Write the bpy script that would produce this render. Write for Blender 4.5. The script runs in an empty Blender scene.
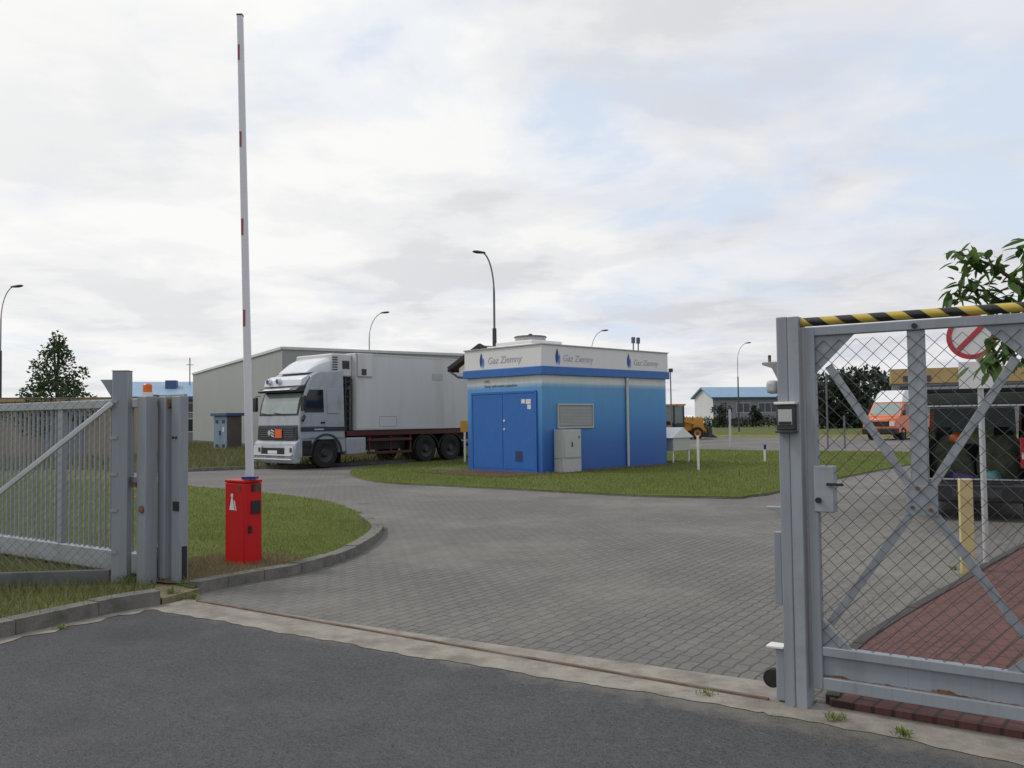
import bpy, bmesh, math, random
import numpy as np
from mathutils import Vector, Matrix

random.seed(7)
rng = np.random.default_rng(7)
S = bpy.context.scene
COL = S.collection
R = math.radians

# ------------------------------------------------------------------ camera
F = 870.0
EYE = 1.6
PITCH = math.atan(35 / F)
ROLL = math.atan(0.012)
_f = Vector((0, math.cos(PITCH), math.sin(PITCH)))
_r0 = Vector((1, 0, 0))
_u0 = _r0.cross(_f)
_r = _r0 * math.cos(ROLL) - _u0 * math.sin(ROLL)
_u = _u0 * math.cos(ROLL) + _r0 * math.sin(ROLL)
cam_d = bpy.data.cameras.new('camera')
cam_d.sensor_width = 36
cam_d.lens = F / 1024 * 36
cam_d.clip_start = 0.05
cam_d.clip_end = 6000
cam = bpy.data.objects.new('camera', cam_d)
COL.objects.link(cam)
cam.matrix_world = Matrix(((_r.x, _u.x, -_f.x, 0), (_r.y, _u.y, -_f.y, 0), (_r.z, _u.z, -_f.z, EYE), (0, 0, 0, 1)))
S.camera = cam

# ------------------------------------------------------------------ light
SUN_EL, SUN_AZ = 48.0, 168.0        # azimuth measured counter-clockwise from +X
SUN_DIR = Vector((math.cos(R(SUN_EL)) * math.cos(R(SUN_AZ)), math.cos(R(SUN_EL)) * math.sin(R(SUN_AZ)), math.sin(R(SUN_EL))))
sun_d = bpy.data.lights.new('sun', 'SUN')
sun_d.energy = 1.35
sun_d.angle = R(12)
sun_d.color = (1.0, 0.96, 0.9)
sun = bpy.data.objects.new('sun', sun_d)
COL.objects.link(sun)
sun.rotation_euler = SUN_DIR.to_track_quat('Z', 'Y').to_euler()
sun.location = SUN_DIR * 50

W = bpy.data.worlds.new('World')
S.world = W
W.use_nodes = True
nt = W.node_tree
nt.nodes.clear()


def N(tree, typ, **kw):
    n = tree.nodes.new(typ)
    for k, v in kw.items():
        if k.startswith('i_'):
            key = k[2:]
            n.inputs[int(key) if key.isdigit() else key].default_value = v
        else:
            setattr(n, k, v)
    return n


def mth(tree, op, a, b=None, c=None, clamp=False):
    n = tree.nodes.new('ShaderNodeMath')
    n.operation = op
    n.use_clamp = clamp
    for i, x in enumerate((a, b, c)):
        if x is None:
            continue
        if isinstance(x, (int, float)):
            n.inputs[i].default_value = x
        else:
            tree.links.new(x, n.inputs[i])
    return n.outputs[0]


def ramp(tree, fac, stops, interp='LINEAR'):
    n = tree.nodes.new('ShaderNodeValToRGB')
    n.color_ramp.interpolation = interp
    el = n.color_ramp.elements
    while len(el) > 1:
        el.remove(el[-1])
    el[0].position, el[0].color = stops[0][0], (*stops[0][1], 1)
    for p, c in stops[1:]:
        e = el.new(p)
        e.color = (*c, 1)
    tree.links.new(fac, n.inputs[0])
    return n.outputs[0]


def mixc(tree, fac, a, b, blend='MIX'):
    n = tree.nodes.new('ShaderNodeMix')
    n.data_type = 'RGBA'
    n.blend_type = blend
    for sock, x in ((n.inputs[0], fac), (n.inputs[6], a), (n.inputs[7], b)):
        if isinstance(x, (int, float)):
            sock.default_value = x
        elif isinstance(x, tuple):
            sock.default_value = (*x, 1) if len(x) == 3 else x
        else:
            tree.links.new(x, sock)
    return n.outputs[2]


L = nt.links.new
sky = N(nt, 'ShaderNodeTexSky', sky_type='NISHITA', sun_disc=False, sun_elevation=R(SUN_EL),
        sun_rotation=R(90 - SUN_AZ), air_density=1.0, dust_density=1.5, ozone_density=1.0)
tc = N(nt, 'ShaderNodeTexCoord')
sep = N(nt, 'ShaderNodeSeparateXYZ')
L(tc.outputs['Generated'], sep.inputs[0])
zz = mth(nt, 'ADD', mth(nt, 'MAXIMUM', sep.outputs[2], 0.0), 0.14)
comb = N(nt, 'ShaderNodeCombineXYZ')
L(mth(nt, 'DIVIDE', sep.outputs[0], zz), comb.inputs[0])
L(mth(nt, 'DIVIDE', sep.outputs[1], zz), comb.inputs[1])
comb.inputs[2].default_value = 6.6


def noise(tree, vec, scale, detail=6, rough=0.55, dist=0.0):
    n = N(tree, 'ShaderNodeTexNoise')
    n.inputs['Scale'].default_value = scale
    n.inputs['Detail'].default_value = detail
    n.inputs['Roughness'].default_value = rough
    n.inputs['Distortion'].default_value = dist
    if vec is not None:
        tree.links.new(vec, n.inputs['Vector'])
    return n.outputs['Fac']


cover_n = noise(nt, comb.outputs[0], 1.25, 9, 0.55, 0.25)
shade_n = noise(nt, comb.outputs[0], 1.7, 8, 0.55, 0.2)
# thicker cloud towards the sun's side (left), thinner on the right; solid near the horizon
side = mth(nt, "MULTIPLY", sep.outputs[0], -0.05)
low = mth(nt, 'MULTIPLY', mth(nt, 'SUBTRACT', 0.20, sep.outputs[2]), 0.7)
cov = mth(nt, 'ADD', mth(nt, 'ADD', cover_n, side), mth(nt, 'MAXIMUM', low, -0.04))
cover = ramp(nt, cov, [(0.36, (0.12,) * 3), (0.45, (0.7,) * 3), (0.52, (1, 1, 1))], 'EASE')
glow = N(nt, 'ShaderNodeVectorMath', operation='DOT_PRODUCT')
L(tc.outputs['Generated'], glow.inputs[0])
glow.inputs[1].default_value = (-0.55, 0.60, 0.58)
glow_v = mth(nt, 'POWER', mth(nt, 'MAXIMUM', glow.outputs['Value'], 0.0), 3.0)
cl_col = ramp(nt, shade_n, [(0.37, (5.0, 5.15, 5.5)), (0.48, (6.45, 6.5, 6.7)), (0.59, (7.6, 7.6, 7.55))], 'EASE')
cl_col = mixc(nt, mth(nt, 'MULTIPLY', glow_v, 0.8), cl_col, (8.5, 8.45, 8.3))
cl_col = mixc(nt, mth(nt, 'MULTIPLY', mth(nt, 'MAXIMUM', sep.outputs[0], 0.0), 1.1, clamp=True), cl_col, (6.15, 6.1, 6.4))
blue = mixc(nt, 0.85, sky.outputs[0], (6.0, 6.75, 7.9))
skymix = mixc(nt, cover, blue, cl_col)
bg = N(nt, 'ShaderNodeBackground')
bg.inputs['Strength'].default_value = 0.12
L(skymix, bg.inputs['Color'])
wo = N(nt, 'ShaderNodeOutputWorld')
L(bg.outputs[0], wo.inputs[0])

S.view_settings.view_transform = 'Standard'
S.view_settings.look = 'None'
S.view_settings.exposure = 0.0
S.view_settings.gamma = 1.0
S.view_settings.use_curve_mapping = False
S.cycles.max_bounces = 6
S.cycles.transparent_max_bounces = 12


# ------------------------------------------------------------------ pixel -> ground helper (places things in the world)
def ray(px, py):
    return _r * ((px - 512) / F) + _u * ((384 - py) / F) + _f


def G(px, py, z=0.0):
    d = ray(px, py)
    t = (z - EYE) / d.z
    return Vector((d.x * t, d.y * t))


def D(px, py, Y):
    d = ray(px, py)
    t = Y / d.y
    return Vector((d.x * t, Y, EYE + d.z * t))


# ------------------------------------------------------------------ mesh builder
class MB:
    def __init__(self):
        self.v, self.f, self.m = [], [], []

    def add(self, vs, fs, mat=0):
        o = len(self.v)
        self.v += [tuple(x) for x in vs]
        self.f += [tuple(i + o for i in q) for q in fs]
        self.m += [mat] * len(fs)
        return self

    def box(self, x0, x1, y0, y1, z0, z1, mat=0):
        vs = [(x, y, z) for z in (z0, z1) for y in (y0, y1) for x in (x0, x1)]
        return self.add(vs, [(0, 2, 3, 1), (4, 5, 7, 6), (0, 1, 5, 4), (2, 6, 7, 3), (0, 4, 6, 2), (1, 3, 7, 5)], mat)

    def beam(self, p, q, w, h, up=(0, 0, 1), mat=0):
        p, q, up = Vector(p), Vector(q), Vector(up)
        d = (q - p).normalized()
        s = d.cross(up)
        if s.length < 1e-4:
            s = d.cross(Vector((1, 0, 0)))
        s.normalize()
        t = s.cross(d)
        vs = []
        for e in (p, q):
            for a, b in ((-1, -1), (1, -1), (1, 1), (-1, 1)):
                vs.append(e + s * a * w / 2 + t * b * h / 2)
        return self.add(vs, [(3, 2, 1, 0), (4, 5, 6, 7), (0, 1, 5, 4), (1, 2, 6, 5), (2, 3, 7, 6), (3, 0, 4, 7)], mat)

    def tube(self, pts, r, n=10, cap=True, mat=0):
        pts = [Vector(p) for p in pts]
        rs = r if isinstance(r, (list, tuple)) else [r] * len(pts)
        prev = None
        vs, fs = [], []
        for i, p in enumerate(pts):
            d = (pts[min(i + 1, len(pts) - 1)] - pts[max(i - 1, 0)]).normalized()
            if prev is None:
                a = d.cross(Vector((0, 0, 1)))
                if a.length < 1e-3:
                    a = d.cross(Vector((1, 0, 0)))
            else:
                a = prev - d * prev.dot(d)
            a.normalize()
            prev = a
            b = d.cross(a)
            for k in range(n):
                an = 2 * math.pi * k / n
                vs.append(p + (a * math.cos(an) + b * math.sin(an)) * rs[i])
        for i in range(len(pts) - 1):
            for k in range(n):
                k2 = (k + 1) % n
                fs.append((i * n + k, i * n + k2, (i + 1) * n + k2, (i + 1) * n + k))
        if cap:
            fs.append(tuple(range(n))[::-1])
            fs.append(tuple((len(pts) - 1) * n + k for k in range(n)))
        return self.add(vs, fs, mat)

    def prism(self, poly, axis, a, b, mat=0):
        def P(u, v, w):
            return {'x': (w, u, v), 'y': (u, w, v), 'z': (u, v, w)}[axis]
        n = len(poly)
        vs = [P(u, v, a) for u, v in poly] + [P(u, v, b) for u, v in poly]
        fs = [tuple(range(n))[::-1], tuple(range(n, 2 * n))]
        fs += [(i, (i + 1) % n, n + (i + 1) % n, n + i) for i in range(n)]
        return self.add(vs, fs, mat)

    def loft(self, rings, cap=True, mat=0):
        n = len(rings[0])
        vs = [p for rg in rings for p in rg]
        fs = []
        for i in range(len(rings) - 1):
            for k in range(n):
                k2 = (k + 1) % n
                fs.append((i * n + k, i * n + k2, (i + 1) * n + k2, (i + 1) * n + k))
        if cap:
            fs.append(tuple(range(n))[::-1])
            fs.append(tuple((len(rings) - 1) * n + k for k in range(n)))
        return self.add(vs, fs, mat)

    def build(self, name, mats, parent=None, bevel=0.0, smooth=False, seg=2, loc=None, rotz=0.0, fixn=True):
        me = bpy.data.meshes.new(name)
        me.from_pydata(self.v, [], self.f)
        if not isinstance(mats, (list, tuple)):
            mats = [mats]
        for m in mats:
            me.materials.append(m)
        if len(mats) > 1:
            me.polygons.foreach_set('material_index', self.m)
        if bevel or fixn:
            bm = bmesh.new()
            bm.from_mesh(me)
            bmesh.ops.recalc_face_normals(bm, faces=bm.faces)
            if bevel:
                ed = [e for e in bm.edges if len(e.link_faces) == 2 and e.calc_face_angle(0) > R(28)]
                rb = bmesh.ops.bevel(bm, geom=ed, offset=bevel, segments=seg, profile=0.5, affect='EDGES', clamp_overlap=True)
                if not smooth:
                    for f in rb['faces']:
                        f.smooth = True
            bm.to_mesh(me)
            bm.free()
        if smooth:
            me.polygons.foreach_set('use_smooth', [True] * len(me.polygons))
            me.set_sharp_from_angle(angle=R(38))
        me.update()
        o = bpy.data.objects.new(name, me)
        COL.objects.link(o)
        if parent is not None:
            o.parent = parent
        if loc is not None:
            o.location = loc
        o.rotation_euler.z = rotz
        return o


def tag(o, label=None, cat=None, group=None, kind=None):
    if label:
        o['label'] = label
    if cat:
        o['category'] = cat
    if group:
        o['group'] = group
    if kind:
        o['kind'] = kind
    return o


def thing(name, label, cat, loc=(0, 0, 0), u=None, rotz=0.0, group=None):
    o = bpy.data.objects.new(name, None)
    o.empty_display_size = 0.2
    COL.objects.link(o)
    o.location = loc if len(loc) == 3 else (loc[0], loc[1], 0)
    o.rotation_euler.z = math.atan2(u[1], u[0]) if u is not None else rotz
    return tag(o, label, cat, group)


def copy_tree(o, parent=None):
    c = o.copy()
    COL.objects.link(c)
    c.parent = parent
    for ch in list(o.children):
        copy_tree(ch, c)
    return c


def text(s, size, parent, origin, xd, yd, mat, name='lettering', shear=0.0, out=0.004):
    cu = bpy.data.curves.new('txt', 'FONT')
    cu.body = s
    cu.size = size
    cu.extrude = 0.002
    cu.shear = shear
    ob = bpy.data.objects.new('txt', cu)
    COL.objects.link(ob)
    dg = bpy.context.evaluated_depsgraph_get()
    me = bpy.data.meshes.new_from_object(ob.evaluated_get(dg))
    bpy.data.objects.remove(ob)
    me.materials.clear()
    me.materials.append(mat)
    xd, yd = Vector(xd), Vector(yd)
    zd = xd.cross(yd)
    m = Matrix((xd, yd, zd)).transposed().to_4x4()
    m.translation = Vector(origin) + zd * out
    me.transform(m)
    o = bpy.data.objects.new(name, me)
    COL.objects.link(o)
    o.parent = parent
    return o


# ------------------------------------------------------------------ materials
def mat(name, col, rough=0.6, var=0.08, scale=6.0, bump=0.0, bscale=60.0, metal=0.0, spec=0.5, dirt=None, dscale=3.0, damt=0.4, coat=0.0, streak=False, chips=None, chipt=0.70):
    m = bpy.data.materials.new(name)
    m.use_nodes = True
    t = m.node_tree
    p = t.nodes['Principled BSDF']
    tcn = N(t, 'ShaderNodeTexCoord')
    vec = tcn.outputs['Object']
    if streak:
        mp = N(t, 'ShaderNodeMapping')
        mp.inputs['Scale'].default_value = (1, 1, 0.15)
        t.links.new(vec, mp.inputs[0])
        vec = mp.outputs[0]
    a = tuple(max(0, c * (1 - var)) for c in col)
    b = tuple(min(1, c * (1 + var)) for c in col)
    c = ramp(t, noise(t, vec, scale, 5, 0.6), [(0.3, a), (0.7, b)])
    if dirt is not None:
        fac = ramp(t, noise(t, vec, dscale, 7, 0.65), [(0.48, (0, 0, 0)), (0.75, (damt,) * 3)])
        c = mixc(t, fac, c, dirt)
    if chips is not None:
        fac = ramp(t, noise(t, tcn.outputs['Object'], 17, 6, 0.7, 0.4), [(chipt, (0, 0, 0)), (chipt + 0.03, (0.85,) * 3)])
        c = mixc(t, fac, c, chips)
        mp2 = N(t, 'ShaderNodeMapping')
        mp2.inputs['Scale'].default_value = (30, 30, 1.2)
        t.links.new(tcn.outputs['Object'], mp2.inputs[0])
        fac = ramp(t, noise(t, mp2.outputs[0], 1.0, 5, 0.6), [(0.52, (0, 0, 0)), (0.75, (0.35,) * 3)])
        c = mixc(t, fac, c, tuple(x * 0.55 for x in col))
    t.links.new(c, p.inputs['Base Color'])
    p.inputs['Roughness'].default_value = rough
    p.inputs['Metallic'].default_value = metal
    p.inputs['Specular IOR Level'].default_value = spec
    if coat:
        p.inputs['Coat Weight'].default_value = coat
        p.inputs['Coat Roughness'].default_value = 0.08
    if bump:
        bn = N(t, 'ShaderNodeBump')
        bn.inputs['Strength'].default_value = bump
        bn.inputs['Distance'].default_value = 0.01
        t.links.new(noise(t, tcn.outputs['Object'], bscale, 4, 0.6), bn.inputs['Height'])
        t.links.new(bn.outputs[0], p.inputs['Normal'])
    return m


def leafmat(name, dark, light, trans=0.25, rough=0.5):
    m = bpy.data.materials.new(name)
    m.use_nodes = True
    t = m.node_tree
    p = t.nodes['Principled BSDF']
    g = N(t, 'ShaderNodeNewGeometry')
    c = ramp(t, g.outputs['Random Per Island'], [(0.0, dark), (0.55, tuple((a + b) / 2 for a, b in zip(dark, light))), (1.0, light)])
    t.links.new(c, p.inputs['Base Color'])
    p.inputs['Roughness'].default_value = rough
    p.inputs['Specular IOR Level'].default_value = 0.3
    tr = N(t, 'ShaderNodeBsdfTranslucent')
    t.links.new(c, tr.inputs[0])
    mx = N(t, 'ShaderNodeMixShader')
    mx.inputs[0].default_value = trans
    t.links.new(p.outputs[0], mx.inputs[1])
    t.links.new(tr.outputs[0], mx.inputs[2])
    t.links.new(mx.outputs[0], t.nodes['Material Output'].inputs[0])
    return m


M = {}
M['paint_grey'] = mat('paint_grey', (0.25, 0.275, 0.305), 0.45, 0.06, 5, dirt=(0.15, 0.15, 0.145), dscale=4, damt=0.5, streak=True, chips=(0.12, 0.07, 0.045), chipt=0.69)
M['paint_grey_light'] = mat('paint_grey_light', (0.285, 0.31, 0.335), 0.45, 0.06, 5, dirt=(0.16, 0.155, 0.145), dscale=4, damt=0.5, chips=(0.13, 0.08, 0.05), chipt=0.70)
M['galv'] = mat('galvanised', (0.30, 0.31, 0.31), 0.5, 0.12, 20, metal=0.3)
M['wire'] = mat('wire', (0.085, 0.085, 0.085), 0.55, 0.2, 20)
M['wire_light'] = mat('wire_light', (0.20, 0.20, 0.20), 0.5, 0.2, 20)
M['rust'] = mat('rust', (0.16, 0.075, 0.035), 0.9, 0.35, 30, dirt=(0.30, 0.31, 0.32), dscale=18, damt=0.7)
M['concrete'] = mat('concrete', (0.27, 0.245, 0.205), 0.9, 0.25, 5, 0.7, 60, dirt=(0.11, 0.095, 0.075), dscale=3.2, damt=0.8)
M['kerb'] = mat('kerb_concrete', (0.16, 0.152, 0.135), 0.9, 0.25, 7, 0.9, 45, dirt=(0.06, 0.062, 0.04), dscale=4, damt=0.85)
M['kerb_dark'] = mat('kerb_dark', (0.055, 0.05, 0.046), 0.9, 0.2, 6, 0.4, 70)
M['plinth'] = mat('plinth_concrete', (0.12, 0.125, 0.125), 0.9, 0.2, 5, 0.4, 60)
M['soil'] = mat('soil', (0.20, 0.165, 0.105), 1.0, 0.35, 14, 0.9, 60, dirt=(0.08, 0.085, 0.035), dscale=7, damt=0.6)
M['white'] = mat('white_paint', (0.72, 0.72, 0.71), 0.4, 0.05, 3, dirt=(0.45, 0.43, 0.40), dscale=3, damt=0.35, streak=True)
M['truck_white'] = mat('truck_box_white', (0.57, 0.575, 0.585), 0.4, 0.04, 1.2, dirt=(0.36, 0.345, 0.32), dscale=1.3, damt=0.5, streak=True)
M['cab'] = mat('cab_silver', (0.34, 0.36, 0.40), 0.3, 0.04, 3, coat=0.4, dirt=(0.21, 0.20, 0.19), dscale=2.5, damt=0.6)
M['fairing'] = mat('fairing_white', (0.64, 0.66, 0.69), 0.3, 0.03, 3, coat=0.4)
M['black'] = mat('black_plastic', (0.012, 0.012, 0.013), 0.5, 0.2, 10)
M['rubber'] = mat('rubber', (0.014, 0.014, 0.014), 0.85, 0.2, 12)
M['rim'] = mat('rim', (0.03, 0.03, 0.03), 0.6, 0.2, 8)
M['darkgrey'] = mat('dark_grey', (0.035, 0.036, 0.04), 0.5, 0.15, 8)
M['navy'] = mat('navy_stripe', (0.03, 0.036, 0.055), 0.45, 0.1, 6)
M['chassis_red'] = mat('chassis_red', (0.085, 0.012, 0.015), 0.55, 0.2, 4, dirt=(0.04, 0.03, 0.03), dscale=3, damt=0.6)
M['red'] = mat('barrier_red', (0.54, 0.007, 0.010), 0.5, 0.12, 3, spec=0.3, dirt=(0.27, 0.010, 0.010), dscale=3, damt=0.7, streak=True, chips=(0.30, 0.10, 0.09), chipt=0.72)
M['red_faded'] = mat('red_faded', (0.30, 0.06, 0.06), 0.5, 0.1, 6)
M['signred'] = mat('sign_red', (0.45, 0.045, 0.06), 0.4, 0.06, 6)
M['orange'] = mat('signal_orange', (0.70, 0.16, 0.02), 0.35, 0.06, 8)
M['plate_orange'] = mat('plate_orange', (0.72, 0.11, 0.03), 0.5, 0.05, 8)
M['van_orange'] = mat('van_orange', (0.62, 0.13, 0.035), 0.35, 0.05, 3, coat=0.4)
M['van_white'] = mat('van_white', (0.70, 0.71, 0.70), 0.4, 0.05, 3)
M['digger'] = mat('digger_yellow', (0.55, 0.25, 0.025), 0.45, 0.1, 3, dirt=(0.15, 0.08, 0.03), dscale=2, damt=0.5)
M['plaque_yellow'] = mat('plaque_yellow', (0.62, 0.33, 0.03), 0.5, 0.06, 6)
M['post_yellow'] = mat('post_yellow', (0.52, 0.43, 0.20), 0.6, 0.08, 6, dirt=(0.3, 0.25, 0.13), dscale=5, damt=0.5)
M['blue_band'] = mat('kiosk_band', (0.022, 0.125, 0.40), 0.4, 0.05, 3)
M['blue_door'] = mat('kiosk_door', (0.020, 0.125, 0.42), 0.42, 0.05, 3)
M['logo_blue'] = mat('logo_blue', (0.015, 0.035, 0.20), 0.4, 0.05, 3)
M['logo_light'] = mat('logo_light_blue', (0.08, 0.22, 0.55), 0.4, 0.05, 3)
M['letter'] = mat('letter_grey', (0.38, 0.39, 0.42), 0.5, 0.05, 3)
M['letter_dark'] = mat('letter_dark', (0.06, 0.08, 0.14), 0.5, 0.05, 3)
M['kiosk_white'] = mat('kiosk_white', (0.68, 0.67, 0.67), 0.45, 0.04, 2, dirt=(0.5, 0.48, 0.46), dscale=2, damt=0.35, streak=True)
M['cabinet'] = mat('cabinet_beige', (0.42, 0.43, 0.41), 0.5, 0.05, 3)
M['louvre'] = mat('louvre', (0.24, 0.25, 0.26), 0.5, 0.1, 5)
M['alu'] = mat('aluminium', (0.48, 0.49, 0.50), 0.4, 0.06, 5, metal=0.3)
M['roof_brown'] = mat('roof_brown', (0.16, 0.065, 0.04), 0.8, 0.2, 6)
M['shed_blue'] = mat('cabinet_blue', (0.20, 0.28, 0.38), 0.5, 0.08, 3)
M['shed_side'] = mat('cabinet_side', (0.10, 0.09, 0.08), 0.7, 0.15, 3)
M['roof_navy'] = mat('roof_navy', (0.05, 0.09, 0.19), 0.5, 0.1, 3)
M['roof_light'] = mat('roof_pale_blue', (0.22, 0.34, 0.47), 0.5, 0.07, 0.6)
M['bldg_grey'] = mat('render_grey', (0.22, 0.22, 0.26), 0.8, 0.1, 0.6)
M['bldg_white'] = mat('render_white', (0.60, 0.60, 0.62), 0.8, 0.06, 0.6)
M['tan'] = mat('tan_wall', (0.36, 0.27, 0.165), 0.9, 0.22, 1.5, dirt=(0.22, 0.165, 0.11), dscale=1, damt=0.6, streak=True)
M['tan_bldg'] = mat('tan_render', (0.42, 0.29, 0.13), 0.85, 0.1, 0.6)
M['pole_dark'] = mat('pole_dark', (0.045, 0.05, 0.055), 0.5, 0.1, 3)
M['pole_grey'] = mat('pole_grey', (0.13, 0.14, 0.15), 0.5, 0.1, 3)
M['bark'] = mat('bark', (0.08, 0.06, 0.04), 0.95, 0.3, 10, 0.8, 30)
M['car'] = mat('car_dark', (0.016, 0.017, 0.022), 0.3, 0.1, 3, coat=0.5)
M['car_inside'] = mat('car_inside', (0.018, 0.018, 0.018), 0.9, 0.2, 6)
M['purple'] = mat('bag_purple', (0.045, 0.028, 0.11), 0.7, 0.2, 8)
M['teal'] = mat('bag_teal', (0.07, 0.20, 0.20), 0.7, 0.15, 8)
M['camo'] = mat('camo', (0.055, 0.07, 0.045), 0.9, 0.5, 9, dirt=(0.10, 0.09, 0.05), dscale=8, damt=0.8)
M['lamp_red'] = mat('lamp_red', (0.40, 0.015, 0.025), 0.25, 0.08, 8)
M['lamp_glass'] = mat('lamp_glass', (0.60, 0.62, 0.62), 0.15, 0.1, 8)


def glassm(name, col, rough=0.06, ior=1.7):
    m = mat(name, col, rough, 0.15, 1.5)
    m.node_tree.nodes['Principled BSDF'].inputs['IOR'].default_value = ior
    return m


M['glass'] = glassm('dark_glass', (0.012, 0.014, 0.015))
M['windscreen'] = glassm('windscreen', (0.24, 0.30, 0.28), 0.07, 1.9)  # pale green base colour paints in the reflected sky
M['tail_glass'] = glassm('tail_glass', (0.34, 0.45, 0.43), 0.1, 1.6)  # sky reflection on the raised pane is put into this mint colour
M['pane'] = glassm('house_pane', (0.03, 0.035, 0.05), 0.1, 1.5)


def clear_glass(name, tint):
    m = bpy.data.materials.new(name)
    m.use_nodes = True
    t = m.node_tree
    tr = N(t, 'ShaderNodeBsdfTransparent')
    tr.inputs[0].default_value = (*tint, 1)
    gl = N(t, 'ShaderNodeBsdfGlossy')
    gl.inputs['Roughness'].default_value = 0.05
    mx = N(t, 'ShaderNodeMixShader')
    mx.inputs[0].default_value = 0.10
    t.links.new(tr.outputs[0], mx.inputs[1])
    t.links.new(gl.outputs[0], mx.inputs[2])
    t.links.new(mx.outputs[0], t.nodes['Material Output'].inputs[0])
    return m


M['car_glass'] = clear_glass('car_glass', (0.42, 0.46, 0.44))


def kiosk_wall_mat():
    m = bpy.data.materials.new('kiosk_gradient')
    m.use_nodes = True
    t = m.node_tree
    p = t.nodes['Principled BSDF']
    tcn = N(t, 'ShaderNodeTexCoord')
    sp = N(t, 'ShaderNodeSeparateXYZ')
    t.links.new(tcn.outputs['Object'], sp.inputs[0])
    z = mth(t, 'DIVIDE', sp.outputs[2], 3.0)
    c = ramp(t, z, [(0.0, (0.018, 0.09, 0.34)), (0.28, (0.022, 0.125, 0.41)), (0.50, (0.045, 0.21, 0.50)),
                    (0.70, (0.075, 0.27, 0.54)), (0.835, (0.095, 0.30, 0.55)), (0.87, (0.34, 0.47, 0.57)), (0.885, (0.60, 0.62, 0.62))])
    c = mixc(t, ramp(t, noise(t, tcn.outputs['Object'], 1.5, 6, 0.6), [(0.45, (0, 0, 0)), (0.8, (0.25,) * 3)]), c, (0.10, 0.16, 0.25))
    mp = N(t, 'ShaderNodeMapping')
    mp.inputs['Scale'].default_value = (7, 7, 0.35)
    t.links.new(tcn.outputs['Object'], mp.inputs[0])
    c = mixc(t, ramp(t, noise(t, mp.outputs[0], 1.0, 6, 0.6), [(0.5, (0, 0, 0)), (0.8, (0.16,) * 3)]), c, (0.07, 0.10, 0.17))
    t.links.new(c, p.inputs['Base Color'])
    p.inputs['Roughness'].default_value = 0.45
    return m


M['kiosk_wall'] = kiosk_wall_mat()


def ribbed(name, col, per=0.25, axis=0):
    m = bpy.data.materials.new(name)
    m.use_nodes = True
    t = m.node_tree
    p = t.nodes['Principled BSDF']
    tcn = N(t, 'ShaderNodeTexCoord')
    sp = N(t, 'ShaderNodeSeparateXYZ')
    t.links.new(tcn.outputs['Object'], sp.inputs[0])
    s = mth(t, 'ADD', sp.outputs[0], sp.outputs[1])
    w = mth(t, 'SINE', mth(t, 'MULTIPLY', s, 2 * math.pi / per))
    bn = N(t, 'ShaderNodeBump')
    bn.inputs['Strength'].default_value = 0.5
    bn.inputs['Distance'].default_value = 0.02
    t.links.new(w, bn.inputs['Height'])
    t.links.new(bn.outputs[0], p.inputs['Normal'])
    c = ramp(t, noise(t, tcn.outputs['Object'], 0.5, 5, 0.6), [(0.3, tuple(x * 0.93 for x in col)), (0.7, tuple(x * 1.05 for x in col))])
    t.links.new(c, p.inputs['Base Color'])
    p.inputs['Roughness'].default_value = 0.5
    return m


M['warehouse'] = ribbed('warehouse_cladding', (0.29, 0.298, 0.288))


def stripe_mat():
    m = bpy.data.materials.new('yellow_black_stripes')
    m.use_nodes = True
    t = m.node_tree
    p = t.nodes['Principled BSDF']
    tcn = N(t, 'ShaderNodeTexCoord')
    sp = N(t, 'ShaderNodeSeparateXYZ')
    t.links.new(tcn.outputs['Object'], sp.inputs[0])
    ang = mth(t, 'DIVIDE', mth(t, 'ARCTAN2', sp.outputs[1], sp.outputs[2]), 2 * math.pi)
    s = mth(t, 'FRACT', mth(t, 'ADD', mth(t, 'DIVIDE', sp.outputs[0], 0.17), mth(t, 'MULTIPLY', ang, 1.0)))
    fac = ramp(t, s, [(0.0, (0, 0, 0)), (0.48, (0, 0, 0)), (0.5, (1, 1, 1)), (0.98, (1, 1, 1)), (1.0, (0, 0, 0))])
    c = mixc(t, fac, (0.012, 0.012, 0.012), (0.52, 0.38, 0.06))
    c = mixc(t, ramp(t, noise(t, tcn.outputs['Object'], 14, 5, 0.6), [(0.5, (0, 0, 0)), (0.8, (0.35,) * 3)]), c, (0.10, 0.085, 0.05))
    t.links.new(c, p.inputs['Base Color'])
    p.inputs['Roughness'].default_value = 0.4
    return m


M['stripes'] = stripe_mat()


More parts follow.
